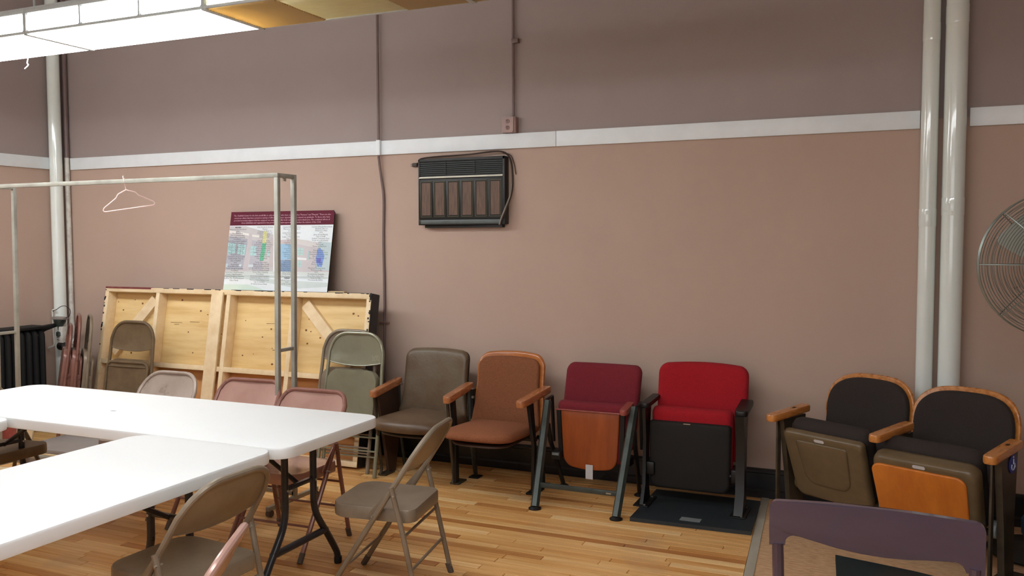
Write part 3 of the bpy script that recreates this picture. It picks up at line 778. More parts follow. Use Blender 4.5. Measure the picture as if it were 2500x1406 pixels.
colsT = [
 (300, 345, -2.3, ['PARTNERS', 'Minnesota State Arts Board', '2007', 'Root River Bank', 'First Community Bank', 'Chosen Valley Community', 'Foundation', 'Carl & Verna Schmidt Foundation', 'F & M Bank Foundation', 'First & Hand Foundation', 'Chatfield Firefighters Relief', 'Chatfield Ambulance Service', 'Chatfield Brass Band', 'Chatfield Commercial Club', 'Tuohy Furniture', 'Community Food Response Fund', 'Chatfield Public Schools', 'City of Chatfield', '2012', 'Preston Jerry', 'Neil & Marion Felten Jr.', 'People\'s Energy Cooperative', 'Foundation', 'Carl & Verna Schmidt Foundation', 'Joseph C. Hand Foundation', 'Chatfield Firefighters\' Activities', 'Southeast Minn. Rural Development', 'Halper Family']),
 (735, 340, -3.3, ['Dale Murdah & Christina', 'Murphy', 'Community Bank, Inc.', 'Chatfield Public Schools', 'City of Chatfield', 'Anonymous Gift', '2013', 'John & Joan Young', 'Dr. Judith & Mike Hahn', 'Carl & Verna Schmidt Foundation', 'J. C. & J. Hand Foundation', 'Robert Hand Memorial', 'Chatfield Ctr. for Arts', 'Chatfield Community Theatre', 'Hawks & Eagles', 'Chatfield Public Schools', 'City of Chatfield', '2014', 'Tuohy Corporation', 'Wayne & J. Halper Family', 'Deborah & Henry Brandt', 'Dr. & M. B. R. Hahn Family', 'Olmsted Community Hospital', 'Chosen Valley Community', 'Foundation', 'Carl & Verna Schmidt Foundation', 'Chatfield Firefighters Activities', 'Western & Dakota Railway Society', 'City of Chatfield', 'Anonymous Sponsor Family']),
 (1150, 340, -2.7, ['Chatfield Music and Terrace', 'Minnesota State Senators', 'Dr. Terry', 'Sophia Painter & Foundation', 'The Hahn Family', 'League of Minnesota Cities', 'Hahn & Hahn', 'Dr. Hahn', 'Chatfield Tree Club', 'Murphy Family', '2011', 'Lions Foundation', 'Tri-County', 'Chatfield Tax Service', 'Charlotte Brown', 'City of Chatfield', '2015', 'Anonymous', 'Sponsor Family', 'Neighbors & Partners', 'The Murphy Law Office', 'Sorden & Painter Corp.', 'Little Valley Painter Service', 'City of Chatfield', 'Chatfield Alumni', 'Minn. Farm Bureau Federation', 'FRIENDS', 'Murphy & Terry, Alan T.', '2010', 'Dr. & Mrs. B. Hartman']),
 (1600, 338, -3.5, ['Cassandra & Brandy Arleneschmidt', 'Elizabeth Jefferson', 'Molly & Joe Mann', '2012', 'James & Joan Murphy', 'Class of 2008', 'Chatfield Community Chest', 'People & Loads Jewelry', '2011', 'Terri Leigh', 'Thomas & Mary Reid', '2013', 'Darnita Hoskins', 'The Paul & Marilyn Peterson', 'Community & Reading Society', 'Harry J. Roberts', 'Root Sr. Agent Sponsored', 'Hoopes Inn', 'Roberta Briggs', 'Ben Jones Hurst', '2014', 'Masonicus Marching Stamp', 'The Jones Lodge', '2015', 'Donations by Cassandra', 'River Music Smith Made', 'Senators Club', 'Honorarium By, NMTA'])]
for ci, (cx_, cy_, sl, lines) in enumerate(colsT):
    b = B()
    for i, tline in enumerate(lines):
        y = cy_ + 8 + i * 30.4
        u, v = cropc(cx_ + sl * i, y)
        bold = tline in ('PARTNERS', 'FRIENDS')
        wlim = (95 + 6.6 * len(tline)) if not bold else 140
        wlim = min(wlim, 10.5 * len(tline) + 14) / 1610 * PW
        text_mesh(b.bm, tline, .0155, u, v, wlim, .0024, bold=.0004 if bold else -.0001)
    b.done('name_column', M['ink'], o, smooth=0)

# ------------------------------------------------------------------ folding tables
def folding_table(loc, rz, label, L=2.44, W=.762, group='white folding tables set in a U'):
    """local x along the length, top at z .74"""
    o = thing('folding_table', label, 'table', loc, rz, group)
    poly = rrect(-L / 2, -W / 2, L / 2, W / 2, .085, n=8)
    b = B()
    prof = [(.985, .690), (.996, .692), (1, .700), (1, .728), (.998, .7355), (.993, .739), (.985, .74)]
    rings = []
    for k, z in prof:
        d = (1 - k) * .38
        rings.append([b.bm.verts.new((x - math.copysign(min(d, abs(x)), x), y - math.copysign(min(d, abs(y)), y), z)) for x, y in poly])
    for a, c in zip(rings, rings[1:]):
        for i in range(len(a)):
            j = (i + 1) % len(a); b.bm.faces.new((a[i], a[j], c[j], c[i]))
    b.bm.faces.new(list(reversed(rings[0]))); b.bm.faces.new(rings[-1])
    for y in (-W / 2 + .07, W / 2 - .07): b.box((-L / 2 + .12, y - .012, .672), (L / 2 - .12, y + .012, .6905), .003)
    b.done('tabletop', M['table'], o, smooth=40)
    for sx in (-1, 1):
        x = sx * (L / 2 - .215); r = .0165
        for sy in (-1, 1):
            pts = fillet([(x, sy * .105, .69), (x, sy * .105, .32), (x, sy * .235, .14), (x, sy * .29, .055), (x, sy * .295, .012)], .07, 6)
            b = B(); b.tube(pts, r, 12); g = b.done('leg', M['tleg'], o)
            b = B(); b.lathe([(.0185, 0), (.0195, .006), (.0195, .03), (.017, .034)], (x, sy * .295, 0), 'z', 14); b.done('foot_cap', M['slot'], g)
            b = B(); b.cyl((x - .018, sy * .105, .47), (x + .018, sy * .105, .47), .006, 8); b.done('rivet', M['rivet'], g)
        b = B(); b.cyl((x, -.20, .20), (x, .20, .20), .0165, 12); b.done('lower_crossbar', M['tleg'], o)
        b = B(); b.cyl((x, -.36, .676), (x, .36, .676), .013, 10); b.done('upper_crossbar', M['tleg'], o)
        b = B(); b.box((x - .01, -.105, .465), (x + .01, .105, .485), .002); b.done('middle_brace', M['tleg'], o)
        b = B(); b.tube([(x, 0, .47), (x - sx * .34, 0, .672)], .011, 10); b.done('folding_strut', M['tleg'], o)
    return o
folding_table((-3.505, -2.268, 0), 0, 'white folding table running parallel to the wall, chairs tucked behind it')
folding_table((-2.69, -2.652 - 1.22 - .001, 0), PI / 2, 'near white folding table at lower left running toward the camera')
folding_table((-4.27, -2.652 - 1.22 - .001, 0), PI / 2, 'white folding table at the far left with only one corner in view')
b = B(); b.prism([(0, 0), (.02, .004), (.028, .012), (.006, .006)], .0008, lambda u, v, w_: V(-3.62 + u, -2.33 + v, .7402 + w_))
tag(b.done('crumb', M['rubber'], smooth=0), 'tiny dark crumb lying on the white table parallel to the wall', 'crumb')

# ------------------------------------------------------------------ folding chairs
def chair_map_open(L=.9):
    d = Vector((0, .49, .77)).normalized(); n = Vector((0, -.77, .49)).normalized()   # n points to the sitter
    return lambda x, s, nn=0.0: Vector((x, -.24, 0.012)) + d * s + n * nn
def folding_chair(label, loc, rz, m, mtube=None, group=None, open_=True, arch=.13, L=.902, lean=11.0, show='front', panel_h=.225):
    mt = mtube or m
    o = thing('folding_chair', label, 'folding chair', loc, rz, group)
    r = .0125
    if open_:
        fm = chair_map_open()
    else:
        a = math.radians(lean); d = Vector((0, math.sin(a), math.cos(a))); n = Vector((0, -math.cos(a), math.sin(a)))
        fm = lambda x, s, nn=0.0: Vector((x, 0, .012)) + d * s + n * nn
    hw, top = .225, .205
    # main U tube: front legs and back
    nn0 = 0.0
    P = [(-hw, .0), (-hw, .42), (-top - .006, L - arch)] + [(-top + arch * (1 - math.cos(t)) * 1.0, L - arch + arch * math.sin(t)) for t in [i * PI / 16 for i in range(1, 9)]]
    P += [(-x, s) for x, s in reversed(P)]
    b = B(); b.tube([fm(x, s) for x, s in P], r, 10); b.done('front_frame', mt, o)
    for sx in (-1, 1):
        b = B(); q = fm(sx * hw, 0.0); q2 = fm(sx * hw, .04)
        b.tube([q + (q - q2) * .3, q2], .0145, 10); b.done('foot_cap', M['rubber'] if open_ else mt, o)
    # back panel
    def inside(s):     # half width of the U at height s
        if s <= L - arch: return top
        k = (s - (L - arch)) / arch; return top - arch * (1 - math.sqrt(max(0, 1 - k * k)))
    s0 = L - panel_h; ns, nu = 8, 12
    b = B(); grid = []
    for side in (0, 1):
        g = []
        for i in range(ns + 1):
            row = []
            for j in range(nu + 1):
                t = -1 + 2 * j / nu
                sb = s0 + .022 * (t * t)
                s = sb + (L - .004 - sb) * i / ns
                wdt = inside(min(s, L - .0045)) - .002
                if i == ns: wdt = max(wdt, top - arch)
                x = t * wdt
                bul = -.022 * (1 - t * t) * math.sin(PI * min(1, (i + 1.5) / (ns + 2)))
                row.append(b.bm.verts.new(fm(x, s, bul + (.0015 if side else -.0015))))
            g.append(row)
        grid.append(g)
    for g in grid:
        for i in range(ns):
            for j in range(nu): b.bm.faces.new((g[i][j], g[i][j + 1], g[i + 1][j + 1], g[i + 1][j]))
    A, Bq = grid
    for j in range(nu):
        b.bm.faces.new((A[0][j], A[0][j + 1], Bq[0][j + 1], Bq[0][j])); b.bm.faces.new((A[ns][j], A[ns][j + 1], Bq[ns][j + 1], Bq[ns][j]))
    for i in range(ns):
        b.bm.faces.new((A[i][0], A[i + 1][0], Bq[i + 1][0], Bq[i][0])); b.bm.faces.new((A[i][nu], A[i + 1][nu], Bq[i + 1][nu], Bq[i][nu]))
    # rolled lower lip
    b.tube([fm(t * (top - .004), s0 + .022 * t * t, -.022 * (1 - t * t) * .4) for t in [-1 + i / 8 for i in range(17)]], .0045, 6)
    b.done('backrest', m, o, smooth=50)
    # seat
    poly = rrect(-.198, -.205, .198, .19, .05, .085, n=6)   # y from front (-) to rear (+)
    poly = [(x * (1.0 - .05 * (y + .2) / .4), y) for x, y in poly]
    if open_: sm = lambda x, y, h: Vector((x, y - .02, .428 + h - (y) * .03))
    elif show == 'front': sm = lambda x, y, h: fm(x, .50 - y, .034 + h)
    else: sm = lambda x, y, h: fm(x, .47 - y, .03 + h)
    prof = [(1.0, -.056), (1.005, -.04), (1.0, -.006), (.985, -.0005), (.96, 0), (.8, -.003), (.5, -.008), (.2, -.010)]
    if not open_ and show == 'back': prof = [(k, h) for k, h in prof]
    b = B(); rings = [[b.bm.verts.new(sm(x * k, y * k, h)) for x, y in poly] for k, h in prof]
    inner = [[b.bm.verts.new(sm(x * k, y * k, h)) for x, y in poly] for k, h in ((.985, -.056), (.97, -.012), (.5, -.016))]
    for a, c in list(zip(rings, rings[1:])) + list(zip(inner, inner[1:])) + [(rings[0], inner[0])]:
        for i in range(len(a)):
            j = (i + 1) % len(a); b.bm.faces.new((a[i], a[j], c[j], c[i]))
    b.bm.faces.new(rings[-1]); b.bm.faces.new(inner[-1])
    b.done('seat', m, o, smooth=45)
    # rear legs
    hw2 = .212
    if open_:
        topz = Vector((0, .085, .535)); ft = Vector((0, .205, .012))
        for sx in (-1, 1):
            b = B(); b.tube([(sx * (hw2 + .018), topz.y, topz.z), (sx * (hw2 + .012), .13, .35), (sx * (hw2 + .014), ft.y, ft.z)], r * .95, 10)
            b.done('rear_leg', mt, o)
            b = B(); b.tube([(sx * (hw2 + .014), ft.y + .003, 0.0), (sx * (hw2 + .013), ft.y - .012, .045)], .0145, 10); b.done('foot_cap', M['rubber'], o)
            b = B(); b.beam((sx * (hw2 + .004), -.02, .40), (sx * (hw2 + .010), .092, .528), .004, .022, up=(0, -1, 1), bev=.001)
            b.done('hinge_link', mt, o)
            for (yy, zz) in ((.10, .50), (.0, .405)):
                b = B(); b.cyl((sx * (hw2 + .0), yy, zz), (sx * (hw2 + .034), yy, zz), .004, 8); b.done('rivet', M['rivet'], o)
        for z in (.17, .315):
            k = (topz.z - z) / (topz.z - ft.z); y = topz.y + (ft.y - topz.y) * k
            b = B(); b.cyl((-hw2 - .012, y, z), (hw2 + .012, y, z), .0065, 8); b.done('stretcher', mt, o)
        q = fm(hw - .002, .17); q1 = fm(-hw + .002, .17)
        b = B(); b.cyl(q1, q, .0065, 8); b.done('stretcher', mt, o)
    else:
        off = -.03 if show == 'front' else .03
        P2 = [(-.205, .05), (-.205, .56)] + [(-.205 + .05 * (1 - math.cos(t)), .60 + .05 * math.sin(t)) for t in [i * PI / 10 for i in range(0, 6)]]
        P2 += [(-x, s) for x, s in reversed(P2)]
        b = B(); b.tube([fm(x, s, off) for x, s in P2], r * .95, 10); b.done('rear_frame', mt, o)
        for s in ((.12, .25) if show == 'front' else (.615, .12, .25)):
            b = B(); b.cyl(fm(-.203, s, off), fm(.203, s, off), .0065, 8); b.done('stretcher', mt, o)
        if show == 'front':
            b = B(); b.cyl(fm(-hw, .16), fm(hw, .16), .0065, 8); b.done('stretcher', mt, o)
        for sx in (-1, 1):
            b = B(); b.beam(fm(sx * .2135, .40, off * .5), fm(sx * .2135, .52, off * .5), .004, .02, up=(0, -1, 0), bev=.001); b.done('hinge_link', mt, o)
            b = B(); b.tube([fm(sx * .205, .045, off), fm(sx * .205, .085, off)], .0142, 10); b.done('foot_cap', M['rubber'], o)
    return o
GO = 'open folding chairs around the tables'
folding_chair('taupe metal folding chair standing alone at the right end of the tables', (-2.09, -2.12, 0), math.radians(-80), M['taupe'], group=GO)
folding_chair('taupe metal folding chair pushed under the near table, seen from behind', (-2.355, -3.11, 0), math.radians(-92), M['taupe'], group=GO)
folding_chair('pink folding chair cut by the bottom edge, only its back tube showing', (-1.88, -3.75, 0), math.radians(-62.5), M['pink'], group=GO)
folding_chair('pale taupe folding chair behind the long table, left of the pink ones', (-4.11, -1.64, 0), math.radians(3), M['taupe2'], group=GO, arch=.12)
folding_chair('pink folding chair behind the long table, left of the other pink one', (-3.45, -1.68, 0), math.radians(4), M['pink'], M['pinkleg'], group=GO, arch=.075)
folding_chair('pink folding chair behind the long table by the table corner', (-2.895, -1.83, 0), math.radians(2), M['pink'], M['pinkleg'], group=GO, arch=.075)
folding_chair('brown folding chair at the left end of the long table, seat seen under the top', (-4.68, -2.2, 0), math.radians(90), M['brown'], group=GO)
GF = 'folded chairs leaning by the platform'
folding_chair('folded brown chair leaning on the left part of the platform', (-5.44, -.63, 0), math.radians(2), M['brown'], group=GF, open_=False, show='back', L=.965, lean=9)
folding_chair('folded grey-green chair leaning in front of the other grey-green one', (-3.40, -.60, 0), math.radians(3), M['green'], group=GF, open_=False, show='front', L=.96, lean=11)
folding_chair('folded grey-green chair mostly hidden behind the front grey-green one', (-3.50, -.53, 0), math.radians(2), M['taupe'], group=GF, open_=False, show='front', L=.965, lean=10.5)
e = math.radians(-37)
folding_chair('folded grey chair seen edge-on beside the platform end, nearest to it', (-6.055, -.50, 0), e, M['taupe'], group=GF, open_=False, show='front', L=.985, lean=6)
folding_chair('folded dusty pink chair seen edge-on, middle of the three by the corner', (-6.195, -.49, 0), e, M['pinkleg'], M['pinkleg'], group=GF, open_=False, show='front', L=.985, lean=6)
folding_chair('folded dusty pink chair seen edge-on nearest to the corner pipes', (-6.345, -.48, 0), e, M['pinkleg'], M['pinkleg'], group=GF, open_=False, show='front', L=.90, lean=8)

# ------------------------------------------------------------------ auditorium seats along the wall
def curveback(cx, hw, depth):   # concave back: edges come forward
    return lambda u: -depth * ((u - cx) / hw) ** 2
def armrest(parent, x, y0, y1, z0, z1, m, wd=.055, th=.042, name='armrest', twist=0.0, **kw):
    """wooden armrest from front (y0) to back (y1)"""
    poly = rrect(-wd / 2, 0, wd / 2, 1, .022, .026, n=5)
    L = y1 - y0
    poly2 = []
    for u, v in poly: poly2.append((u, v))
    poly = rrect(-wd / 2, 0, wd / 2, L, .018, .026, n=5)
    b = B(); prof = [(.90, 0), (.98, .004), (1, .010), (1, th - .012), (.97, th - .004), (.90, th), (.5, th + .001)]
    cu, cv = 0, L / 2
    rings = []
    for k, h in prof:
        off = (1 - k) * wd / 2
        ring = []
        for u, v in poly:
            uu = u - math.copysign(min(off, abs(u)), u); vv = min(max(v, off), L - off)
            ring.append(b.bm.verts.new((x + uu + twist * (vv / L), y0 + vv, z0 + (z1 - z0) * vv / L + h)))
        rings.append(ring)
    for a, c in zip(rings, rings[1:]):
        for i in range(len(a)):
            j = (i + 1) % len(a); b.bm.faces.new((a[i], a[j], c[j], c[i]))
    b.bm.faces.new(list(reversed(rings[0]))); b.bm.faces.new(rings[-1])
    return b.done(name, m, parent, smooth=50, **kw)
def leanmap(y0, lean, cf):      # pad standing up: u=x, v=z, leaning back with height, w toward the room
    return lambda u, v, w_: V(u, y0 + lean * v - w_ + cf(u), v)
GS = 'auditorium seats lined up along the wall'

# 1 olive leather seat
o = thing('auditorium_seat', 'olive-brown leather auditorium seat with its seat down, leftmost of the row', 'auditorium seat', (-2.865, -.42, 0), 0, GS)
cf = curveback(0, .235, .035)
b = B(); poly = rrect(-.245, .40, .235, .842, .055, .03, arch=.012)
poly = [(x * (1.0 + .06 * max(0, (.60 - z) / .2) ** 2 * 2 if z < .60 else 1.0), z) for x, z in poly]
b.cushion(poly, .055, leanmap(.09, .17, cf), .012, .03); b.done('backrest', M['olive_back'], o, smooth=60)
b = B(); b.cushion([(x, z) for x, z in rrect(-.235, .30, .225, .835, .05, .03)], .012, leanmap(.115, .17, cf), 0, .006); b.done('back_shell', M['iron_brown'], o)
# seat cushion, bowed front
def bowseat(hw, y0, y1, bow=.06, r=.05):
    p = rrect(-hw, y0, hw, y1, .03, r)
    return [(x, y - (bow * (1 - (x / hw) ** 2) if y < (y0 + y1) / 2 else 0)) for x, y in p]
b = B(); b.cushion(bowseat(.255, -.30, .16, .07, .07), .085, lambda u, v, w_: V(u, v, .345 + w_ + .03 * (.16 - v)), .03, .045); b.done('seat', M['olive'], o, smooth=60)
b = B(); b.cushion(bowseat(.225, -.24, .14, .05), .02, lambda u, v, w_: V(u, v, .325 + w_), 0, .01); b.done('seat_pan', M['iron_brown'], o)
armrest(o, -.293, -.215, .14, .555, .60, M['arm_brown'], .056)
armrest(o, .26, -.215, .14, .555, .60, M['arm_brown'], .06)
# side panel and iron standards
for x, m2 in ((-.293, 'side_brown'), (.262, 'iron')):
    b = B()
    if x < 0: pl = [(-.155, .57), (.10, .60), (.13, .30), (.06, .0), (-.02, 0), (-.09, .30)]
    else: pl = [(-.14, .565), (-.10, .565), (-.06, .30), (-.055, .02), (-.02, .0), (-.10, 0), (-.095, .30)]
    b.prism(pl, .022, lambda u, v, w_, x=x: V(x - .011 + w_, u, v)); b.done('end_panel' if x < 0 else 'standard', M[m2], o)
    b = B(); b.tube(fillet([(x - .018, -.16, .565), (x - .018, -.13, .35), (x - .018, -.075, .04), (x - .018, -.09, .008)], .05), .011, 8); b.done('front_tube', M['iron_brown'], o)
    b = B(); b.box((x - .035, -.10, 0), (x + .03, .02, .012), .003); b.done('foot_plate', M['iron_brown'], o)
    b = B(); b.cyl((x, .13, .60), (x, .13, .30), .012, 8); b.tube([(x, .13, .31), (x, .20, .01)], .012, 8); b.done('rear_bracket', M['iron_green'], o)
    b = B(); b.cyl((x + .02, .12, .60), (x + .034, .12, .60), .008, 10); b.done('bolt', M['rivet'], o)

# 2 rust seat with wooden back frame
o = thing('auditorium_seat', 'rust-orange fabric auditorium seat with varnished wooden back frame, seat down', 'auditorium seat', (-2.315, -.42, 0), 0, GS)
cf = curveback(0, .24, .035)
out = rrect(-.243, .36, .243, .838, .075, .03, arch=.022, n=8)
out = [(x * (1 + .12 * max(0, (.62 - z) / .26)), z) for x, z in out]
b = B(); b.cushion(out, .028, leanmap(.10, .16, cf), .002, .012); b.done('back_frame', M['frame_orange'], o, smooth=60)
inn = rrect(-.226, .365, .212, .812, .055, .03, arch=.015, n=8)
inn = [(x * (1 + .14 * max(0, (.62 - z) / .26)), z) for x, z in inn]
b = B(); b.cushion(inn, .035, leanmap(.078, .16, cf), .012, .018); b.done('backrest', M['orange_back'], o, smooth=60)
b = B(); b.cushion(bowseat(.235, -.42, .10, .03, .09), .06, lambda u, v, w_: V(u + .0, v, .355 + w_ - .02 * (v / .4)), .022, .035); b.done('seat', M['orange'], o, smooth=60)
b = B(); b.cushion(bowseat(.20, -.36, .08, .03, .09), .02, lambda u, v, w_: V(u, v, .335 + w_), 0, .01); b.done('seat_pan', M['side_brown'], o)
armrest(o, .245, -.27, .12, .575, .615, M['arm_brown'], .06, twist=.035)
for x in (-.255, .262):
    b = B()
    pl = [(-.17, .58), (-.10, .58), (-.05, .30), (-.045, .02), (.0, .0), (-.10, 0), (-.085, .30)]
    if x < 0: pl = [(.09, .60), (.14, .60), (.15, .36), (.10, .3)]
    b.prism(pl, .02, lambda u, v, w_, x=x: V(x - .01 + w_, u, v)); b.done('standard' if x > 0 else 'hinge_plate', M['iron'], o)
    b = B(); b.tube([(x * .9, .06, .33), (x * .95, .10, .30), (x * .95, .12, .012)], .014, 8); b.done('rear_leg', M['iron'], o)
    b = B(); b.box((x * .95 - .035, .08, 0), (x * .95 + .035, .16, .01), .003); b.done('foot_plate', M['iron'], o)
b = B(); b.box((.225, -.12, 0), (.295, .03, .012), .003); b.done('foot_plate', M['iron'], o)
b = B(); b.beam((-.2, .0, .325), (.25, .0, .325), .03, .02); b.done('seat_support', M['iron'], o)
b = B(); b.cyl((-.252, .09, .55), (-.238, .09, .55), .009, 10); b.done('bolt', M['rivet'], o)

# 3 burgundy seat on steel trestle legs
o = thing('auditorium_seat', 'burgundy auditorium seat folded up on grey-green trestle legs, orange wood underneath', 'auditorium seat', (-1.68, -.5, 0), 0, GS)
cf = curveback(0, .25, .02)
bk = rrect(-.248, .26, .252, .808, .05, .06, n=7, taper=.0)
bk = [((x * (1.0 if z > .5 else (.86 + .14 * z / .5))) - (.02 if z < .5 else .02 * (1 - (z - .5) / .31)) * 1.0, z) for x, z in bk]
b = B(); b.cushion(bk, .055, leanmap(.24, .12, cf), .008, .03); b.done('backrest', M['burg'], o, smooth=60)
b = B(); b.cushion([(x * .95, .3 + (z - .3) * .955) for x, z in bk], .012, leanmap(.262, .12, cf), 0, .006); b.done('back_shell', M['iron'], o)
b = B(); b.cushion([(x, z) for x, z in rrect(-.255, .21, .225, .588, .035, .05, taper=.16)], .075, leanmap(.165, 0, lambda u: 0), .0, .028); b.done('seat', M['burg'], o, smooth=60)
pan = rrect(-.218, .195, .168, .540, .012, .06, taper=.10)
pan = [(x, z - (.028 * (1 - ((x + .026) / .19) ** 2) if z < .30 else 0)) for x, z in pan]
b = B(); b.cushion(pan, .016, leanmap(.09, 0, lambda u: 0), .004, .006); b.done('seat_pan', M['pan_orange'], o)
for xa_ in (-.246, .172):
    b = B(); b.prism([(xa_, .53), (xa_ + .026, .53), (xa_ + .03 + (.012 if xa_ < 0 else -.012), .24), (xa_ + .004 + (.012 if xa_ < 0 else -.012), .24)], .03, lambda u, v, w_: V(u, .075 + w_, v)); b.done('side_plate', M['iron'], o)
b = B(); b.box((-.25, .064, .532), (.195, .078, .541), .003); b.done('edge_lip', M['arm_pink'], o)
b = B(); b.box((-.047, .060, .115), (.0, .062, .205)); b.done('paper_tag', M['tag'], o, smooth=0)
for sx in (-1, 1):
    x0 = sx * .252; x1 = x0 + sx * (-.02) + (.03 if sx > 0 else .02)
    fx = -.247 if sx < 0 else .255
    tx = -.300 if sx < 0 else .262
    # front leg (flattened hexagonal tube) leaning back
    b = B()
    p0 = Vector((fx, -.285, .012)); p1 = Vector((tx, .06, .585))
    b.tube([p0, p1], .026, 6); b.done('front_leg', M['iron_green'], o, smooth=10)
    b = B(); b.lathe([(.038, 0), (.038, .006), (.022, .018)], (fx, -.285, 0), 'z', 16); b.done('foot_pad', M['iron'], o)
    b = B(); rx = fx + (-.005 if sx < 0 else .0); b.tube([(rx, .225, .012), (tx - sx * .002, .10, .33), (tx, .07, .44)], .014, 6); b.done('rear_leg', M['iron'], o, smooth=10)
    b = B(); b.lathe([(.036, 0), (.036, .006), (.022, .016)], (rx, .225, 0), 'z', 16); b.done('foot_pad', M['iron'], o)
    b = B(); b.tube([(tx + sx * .012, .06, .585), (tx + sx * .012, .17, .60), (tx + sx * .012, .20, .3)], .012, 6); b.done('upright', M['iron'], o, smooth=10)
    b = B(); b.box((sx * .236 - .03 - (.02 if sx > 0 else -.0), .03, .225), (sx * .236 + .03 - (.02 if sx > 0 else 0), .12, .275), .006)
    g = b.done('pivot_box', M['iron'], o)
    b = B(); xx = sx * .236 - (.02 if sx > 0 else 0); b.box((xx - .022, .0275, .252), (xx + .022, .0305, .268), .001); b.done('plate', M['plate'], g)
    for zz in (.27, .43):
        k = (zz - .012) / .573; pc_ = p0 + (p1 - p0) * k
        b = B(); b.box((pc_.x - .02, pc_.y - .018, zz - .008), (pc_.x + .02, pc_.y + .02, zz + .008), .002); b.done('clamp', M['iron'], o)
b = B(); b.beam((-.26, -.215, .128), (.255, -.215, .128), .016, .030, bev=.003); b.done('front_crossbar', M['iron_green'], o)
b = B(); b.box((.175, -.2245, .122), (.205, -.223, .130)); b.done('scratch', M['rivet'], o, smooth=0)
armrest(o, .222, -.05, .13, .552, .575, M['arm_pink'], .05, .032)
# 4 bright red seat bolted to a base board
o = thing('auditorium_seat', 'bright red auditorium seat folded up with black pan, standing on a dark board', 'auditorium seat', (-1.03, -.45, 0.022), 0, GS)
cf = curveback(0, .27, .03)
bk = rrect(-.29, .25, .255, .812, .055, .05, n=7, arch=.016)
bk = [(x + (.0 if z > .5 else .0), z) for x, z in bk]
b = B(); b.cushion(bk, .06, leanmap(.17, .15, cf), .012, .032); b.done('backrest', M['red'], o, smooth=60)
b = B(); b.cushion([(x * .95, .3 + (z - .3) * .955) for x, z in bk], .012, leanmap(.195, .15, cf), 0, .006); b.done('back_shell', M['pan_black'], o)
b = B(); b.cushion([(x, z) for x, z in rrect(-.292, .11, .195, .575, .035, .05, taper=.03)], .085, leanmap(.12, 0, lambda u: 0), .0, .03); b.done('seat', M['red'], o, smooth=60)
b = B(); b.cushion(rrect(-.296, .09, .19, .497, .022, .05, taper=.02), .04, leanmap(.045, 0, lambda u: 0), .006, .014); b.done('seat_pan', M['pan_black'], o, smooth=50)
b = B(); b.box((-.085, -.0035, .489), (-.045, .0, .4935)); b.done('edge_clip', M['rivet'], o, smooth=0)
armrest(o, -.315, -.03, .20, .575, .60, M['iron'], .055, .026, twist=.02)
armrest(o, .255, -.07, .18, .572, .60, M['iron'], .075, .032)
for x, w_ in ((-.312, .02), (.25, .05)):
    b = B(); b.prism([(-.035 - w_, .575), (.09, .59), (.05, .40), (.04, .12), (.07, .0), (-.10, .0), (-.04, .12), (-.03, .40)], w_, lambda u, v, ww, x=x: V(x - w_ / 2 + ww, u, v)); b.done('standard', M['iron'], o)
    b = B(); b.box((x - .045, -.12, 0), (x + .045, .10, .008), .002); g = b.done('foot_plate', M['iron'], o)
    for yy in (-.10, .08):
        b = B(); b.cyl((x + .02, yy, .008), (x + .02, yy, .013), .007, 8); b.done('bolt', M['rivet'], g)
b = B(); b.cyl((-.312, .03, .20), (.262, .03, .20), .016, 10); b.done('pivot_rod', M['iron'], o)
for x in (-.285, .225):
    b = B(); b.box((x - .03, -.02, .17), (x + .03, .08, .25), .01); b.done('hinge_block', M['iron'], o)
# base board
o = thing('base_board', 'dark square board on the floor under the bright red seat', 'board', (-1.02, -.47, 0))
b = B(); b.prism([(-.325, -.312), (.345, -.288), (.315, .30), (-.325, .30)], .021, lambda u, v, w_: V(u, v, w_ + .001)); b.done('board', M['mat_black'], o, smooth=0)
b = B(); b.box((-.055, -.25, .0222), (.06, -.19, .0245), .001); b.done('name_plate', M['plate'], o, smooth=0, label='small pale label plate')
b = B(); b.box((-.325, -.316, .001), (.345, -.309, .020), .001); b.bm.free()

